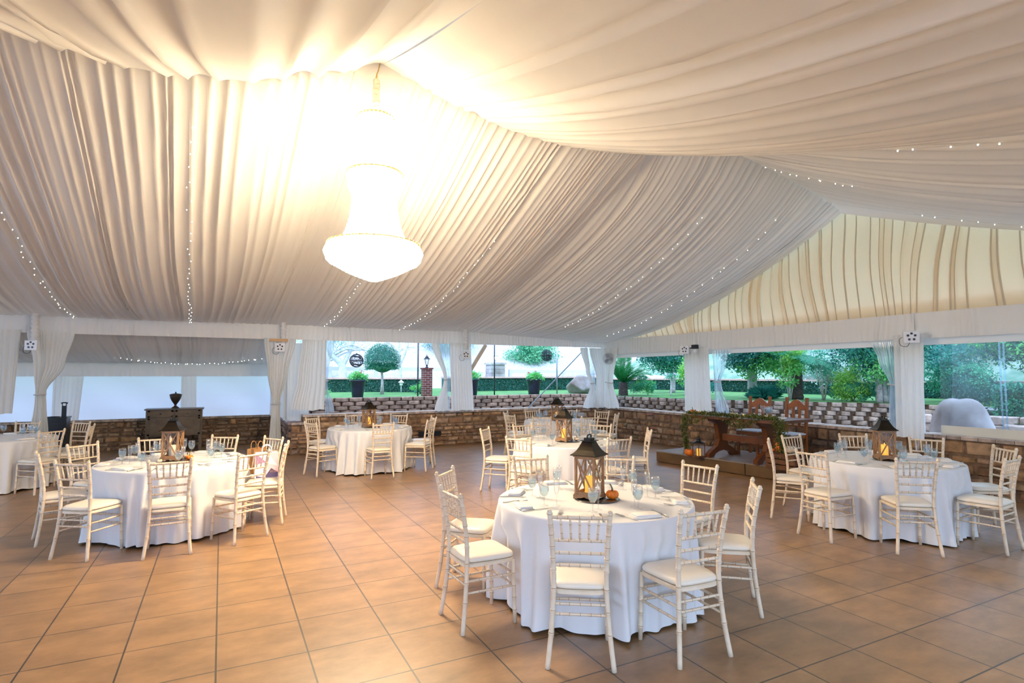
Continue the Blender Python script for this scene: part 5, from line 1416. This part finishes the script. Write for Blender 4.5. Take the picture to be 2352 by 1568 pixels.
bush('broadleaf_tree','large dense tree with grey ribbed trunks left of the twisted curtain','tree',(13.55,7.75,ZG),[('crown',3800,clumps((.1,0,1.42),(.88,.85,.75),34,23,.4,.5),.13,'leaf_dark',.5),('sunlit_tint_leaves',1700,clumps((0,-.1,1.15),(.85,.8,.7),28,24,.5,.5),.12,'leaf_mid',.5),('bright_leaves',600,clumps((-.2,-.2,.85),(.7,.6,.4),18,25,.5,.5),.11,'leaf_bright',.5)],[([(-.13,0,0),(-.12,0,.4),(-.15,0,.9)],(.07,.05),'bark_grey'),([(.02,-.03,0),(.02,0,.4),(.03,0,1.0)],(.08,.06),'bark_grey'),([(.16,0,0),(.15,0,.4),(.2,0,.9)],(.065,.05),'bark_grey')],None,((.1,.05,1.45),(.55,.55,.5),'leaf_dark'))  # lit leaves get a lighter green than the crown in place of light
bush('round_shrub','big silvery white-green bush far behind the tall palm','shrub',(18.3,12.3,ZG),[('leaves',2600,clumps((0,0,.75),(1.5,1.9,.85),40,26,.5,.5),.15,'leaf_pale',.5)],None,None,((0,0,.7),(1.3,1.6,.7),'leaf_grey'))
bush('round_shrub','pale aloe-green bush high on the right slope','shrub',(19.8,12.2,1.6),[('leaves',1300,clumps((0,0,1.2),(1.0,1.4,.8),24,27,.5,.5),.2,'leaf_hill',.4),('pale_leaves',700,clumps((0,0,1.3),(1.0,1.4,.8),20,28,.5,.5),.18,'leaf_grey',.4)])
bush('round_shrub','green bush spreading on the pale hillside above the stone gate pier','shrub',(15.8,28.0,2.7),[('leaves',2200,clumps((-.2,0,.35),(1.5,1.0,.95),34,29,.4,.45),.22,'leaf_hill',.45),('teal_leaves',700,clumps((0,0,.1),(1.5,1.0,.7),24,30,.4,.45),.2,'leaf_mid',.45)])
bush('round_shrub','grey-green scrub on the hillside right of the stone gate pier','shrub',(21.5,30.5,4.2),[('leaves',1500,clumps((0,0,.4),(1.8,1.2,1.0),26,31,.3,.5),.25,'leaf_grey',.4),('green_leaves',600,clumps((0,0,.3),(1.6,1.2,.8),22,32,.3,.5),.22,'leaf_hill',.4)])
bush('round_shrub','teal scrub hanging on the hillside above the post between two back windows','shrub',(11.2,29,3.4),[('leaves',1300,clumps((0,0,.5),(1.7,1.0,1.0),26,33,.3,.5),.22,'leaf_teal',.35),('pale_leaves',800,clumps((0,0,.3),(1.7,1.0,1.0),22,34,.3,.5),.22,'leaf_pale',.4)])
# bare pale-barked trees on the hillside
def bare_tree(label, loc, H, seed, crown, lean=0.0, cen=(0,0)):
    t = thing('pale_tree', label, 'tree', loc); r = random.Random(seed)
    mb = MB(); mb.tube(qcurve([(0,0,-.2),(.04,0,H*.3),(lean*.4,0,H*.5),(lean,.1,H)],4), [.20-.13*i/12 for i in range(13)], 9)
    mb.tube(qcurve([(.02,0,H*.30),(.35,0,H*.52),(.75,.1,H*.95)],4), [.12-.07*i/8 for i in range(9)], 8); kid('trunk', mb, M['bark_pale'], t)
    mb = MB()
    for k in range(9):
        z = H*r.uniform(.38,.9); a = r.choice((-1,1)); L = r.uniform(.7,1.9); mb.tube(qcurve([(lean*z/H,0,z),(lean*z/H+a*L*.5,r.uniform(-.3,.3),z+L*.25),(lean*z/H+a*L,r.uniform(-.4,.4),z+L*r.uniform(-.1,.45))],3), [.05-.04*i/6 for i in range(7)], 6)
    kid('branches', mb, M['bark_pale'], t)
    for i, (n, m, sz) in enumerate(crown):
        mb = MB(); leaf_cloud(mb, n, clumps((cen[0],0,H*.82),(1.9,1.2,H*.32),30,seed+i,.2,.7), sz, seed+i, .5, .35); kid('leaves', mb, M[m], t, True)
bare_tree('pale forked tree trunk on the hillside behind the topiary', (6.85,24.4,1.1), 3.4, 81, [(260,'leaf_grey',.16)])
bare_tree('pale branching tree with airy grey leaves behind the hanging ball', (4.6,25.2,1.2), 3.0, 82, [(1500,'leaf_pale',.14),(700,'leaf_teal',.13)], -1.2, (-1.0,0))
# greenery seen through the vinyl window
bush('broadleaf_tree','tall bright green tree behind the seam of the clear vinyl window','tree',(15.7,5.6,1.095),[('crown',3200,clumps((0,0,1.75),(1.0,1.3,.85),34,41,.4,.5),.16,'leaf_mid',.5),('sunlit_tint_leaves',1900,clumps((-.2,0,1.55),(1.0,1.3,.9),30,42,.4,.5),.15,'leaf_bright',.5),('teal_leaves',900,clumps((0,0,1.3),(1.0,1.3,.7),22,43,.4,.5),.15,'leaf_dark',.5)],[([(0,0,0),(.03,0,.6),(0,0,1.4)],(.09,.06),'bark_grey')],None,((.1,0,1.8),(.6,.8,.5),'leaf_dark'))  # sun on this crown is painted as a brighter green
bush('leafy_shrub','feathery light green shrub at the right edge of the clear vinyl window','shrub',(13.1,3.2,.885),[('leaves',1500,clumps((0,0,1.1),(.7,.8,.8),30,44,.3,.45),.15,'leaf_lime',.3),('mid_leaves',900,clumps((0,0,.9),(.7,.8,.7),24,45,.3,.45),.14,'leaf_mid',.35)],None,(8,1.0,.4,'bark_pale'))
bush('leafy_shrub','pale teal shrub at the left of the clear vinyl window','shrub',(15.5,7.2,1.095),[('leaves',1200,clumps((0,0,.95),(.6,.6,.6),24,46,.4,.5),.13,'leaf_teal',.45),('green_leaves',900,clumps((0,0,.7),(.6,.6,.5),20,47,.4,.5),.12,'leaf_mid',.45)])
def hedge_row(label, loc, s, m1, m2, seed, cores='leaf_dark'):
    t = thing('clipped_hedge', label, 'hedge', loc)
    mb = MB(); mb.box((0,0,s[2]*.46), (s[0]*.9,s[1]*.94,s[2]*.9)); kid('core', mb, M[cores], t)
    def fn(r):
        a = r.uniform(-.5,.5); b = r.uniform(-.5,.5); f = r.random()
        if f < .4: return (a*s[0], b*s[1], s[2]*(1+.06*sin(b*19)+r.uniform(-.06,.06))), Vector((0,0,1))
        if f < .85: return (-.5*s[0]+r.uniform(-.05,.05), b*s[1], s[2]*r.random()), Vector((-1,0,0))
        return (a*s[0], (.5 if r.random() < .5 else -.5)*s[1], s[2]*r.random()), Vector((0,1 if f > .92 else -1,0))
    for i, (n, m) in enumerate(((1500,m1),(900,m2))):
        mb = MB(); leaf_cloud(mb, n, fn, .10, seed+i, .2, .5); kid('leaves', mb, M[m], t, True)
hedge_row('dark clipped hedge behind the pale boulder', (13.12,4.2,.885), (.6,2.3,.62), 'leaf_mid', 'leaf_dark', 301)
hedge_row('upper dark hedge row beyond the clear vinyl window', (15.2,4.0,1.095), (.5,2.2,.85), 'leaf_bright', 'leaf_dark', 311)
bush('round_shrub','rounded dark shrub left of the pale boulder','shrub',(14.05,6.2,1.095),[('leaves',1300,clumps((0,0,.38),(.5,.45,.38),20,48,.5,.5),.09,'leaf_dark',.5),('top_leaves',700,clumps((0,0,.55),(.45,.4,.3),18,49,.5,.5),.09,'leaf_mid',.5)],None,None,((0,0,.35),(.38,.33,.3),'leaf_dark'))
bush('broadleaf_tree','shadowy blue-green tree far beyond the clear vinyl window','tree',(21.5,8.8,1.8),[('crown',3000,clumps((0,0,2.2),(1.6,2.6,1.5),40,50,.3,.5),.24,'leaf_dark',.5),('grey_leaves',900,clumps((0,0,2.1),(1.6,2.6,1.4),30,51,.3,.5),.22,'leaf_teal',.5)],[([(0,0,-.3),(0,0,.8),(.1,0,1.8)],(.16,.1),'bark_dark')],None,((.2,0,2.2),(1.2,2.0,1.0),'leaf_dark'))
bush('broadleaf_tree','dense green tree filling the far right of the clear vinyl window','tree',(19.5,3.0,1.2),[('crown',2600,clumps((0,0,2.0),(1.4,2.4,1.5),36,52,.3,.5),.22,'leaf_mid',.5),('bright_leaves',1200,clumps((-.3,0,1.8),(1.4,2.4,1.4),30,53,.3,.5),.2,'leaf_bright',.5)],[([(0,0,-.3),(0,0,.8),(.1,0,1.8)],(.16,.1),'bark_dark')],None,((.2,0,2.0),(1.0,1.8,1.0),'leaf_dark'))

# ================================================================== LIGHT, CAMERA
w = bpy.data.worlds.new('sky'); S.world = w; w.use_nodes = True
bgn = w.node_tree.nodes['Background']; bgn.inputs['Color'].default_value = (.50,.69,1.0,1); bgn.inputs['Strength'].default_value = 3.2
def lamp(name, kind, loc, rot, col, power, size=None):
    d = bpy.data.lights.new(name, kind); d.color = col; d.energy = power
    o = bpy.data.objects.new(name, d); COL.objects.link(o); o.location = loc; o.rotation_euler = rot
    if size is not None:
        if kind == 'SUN': d.angle = size
        else: d.shadow_soft_size = size
    return o
lamp('sun', 'SUN', (0,0,20), (radians(40),0,radians(-40)), (.80,.92,1.0), 3.0, radians(70))
cam = bpy.data.cameras.new('camera'); co = bpy.data.objects.new('camera', cam); COL.objects.link(co)
yaw = radians(27.1); pitch = math.atan(76/1300)
co.location = (0,0,1.74); co.rotation_euler = (pi/2+pitch, 0, -yaw)
cam.sensor_fit = 'HORIZONTAL'; cam.sensor_width = 36; cam.lens = 1300/2352*36; cam.clip_start = .05; cam.clip_end = 300
S.camera = co
S.view_settings.view_transform = 'Standard'; S.view_settings.look = 'None'; S.view_settings.gamma = 1; S.view_settings.use_curve_mapping = False
S.view_settings.exposure = 0.1
try:
    S.cycles.max_bounces = 10; S.cycles.diffuse_bounces = 5; S.cycles.glossy_bounces = 3; S.cycles.transmission_bounces = 4; S.cycles.transparent_max_bounces = 24
    S.cycles.sample_clamp_indirect = 6; S.cycles.caustics_reflective = False; S.cycles.caustics_refractive = False
    S.cycles.use_adaptive_sampling = True; S.cycles.adaptive_threshold = .02; S.cycles.use_denoising = True
except Exception: pass
bpy.context.view_layer.update()
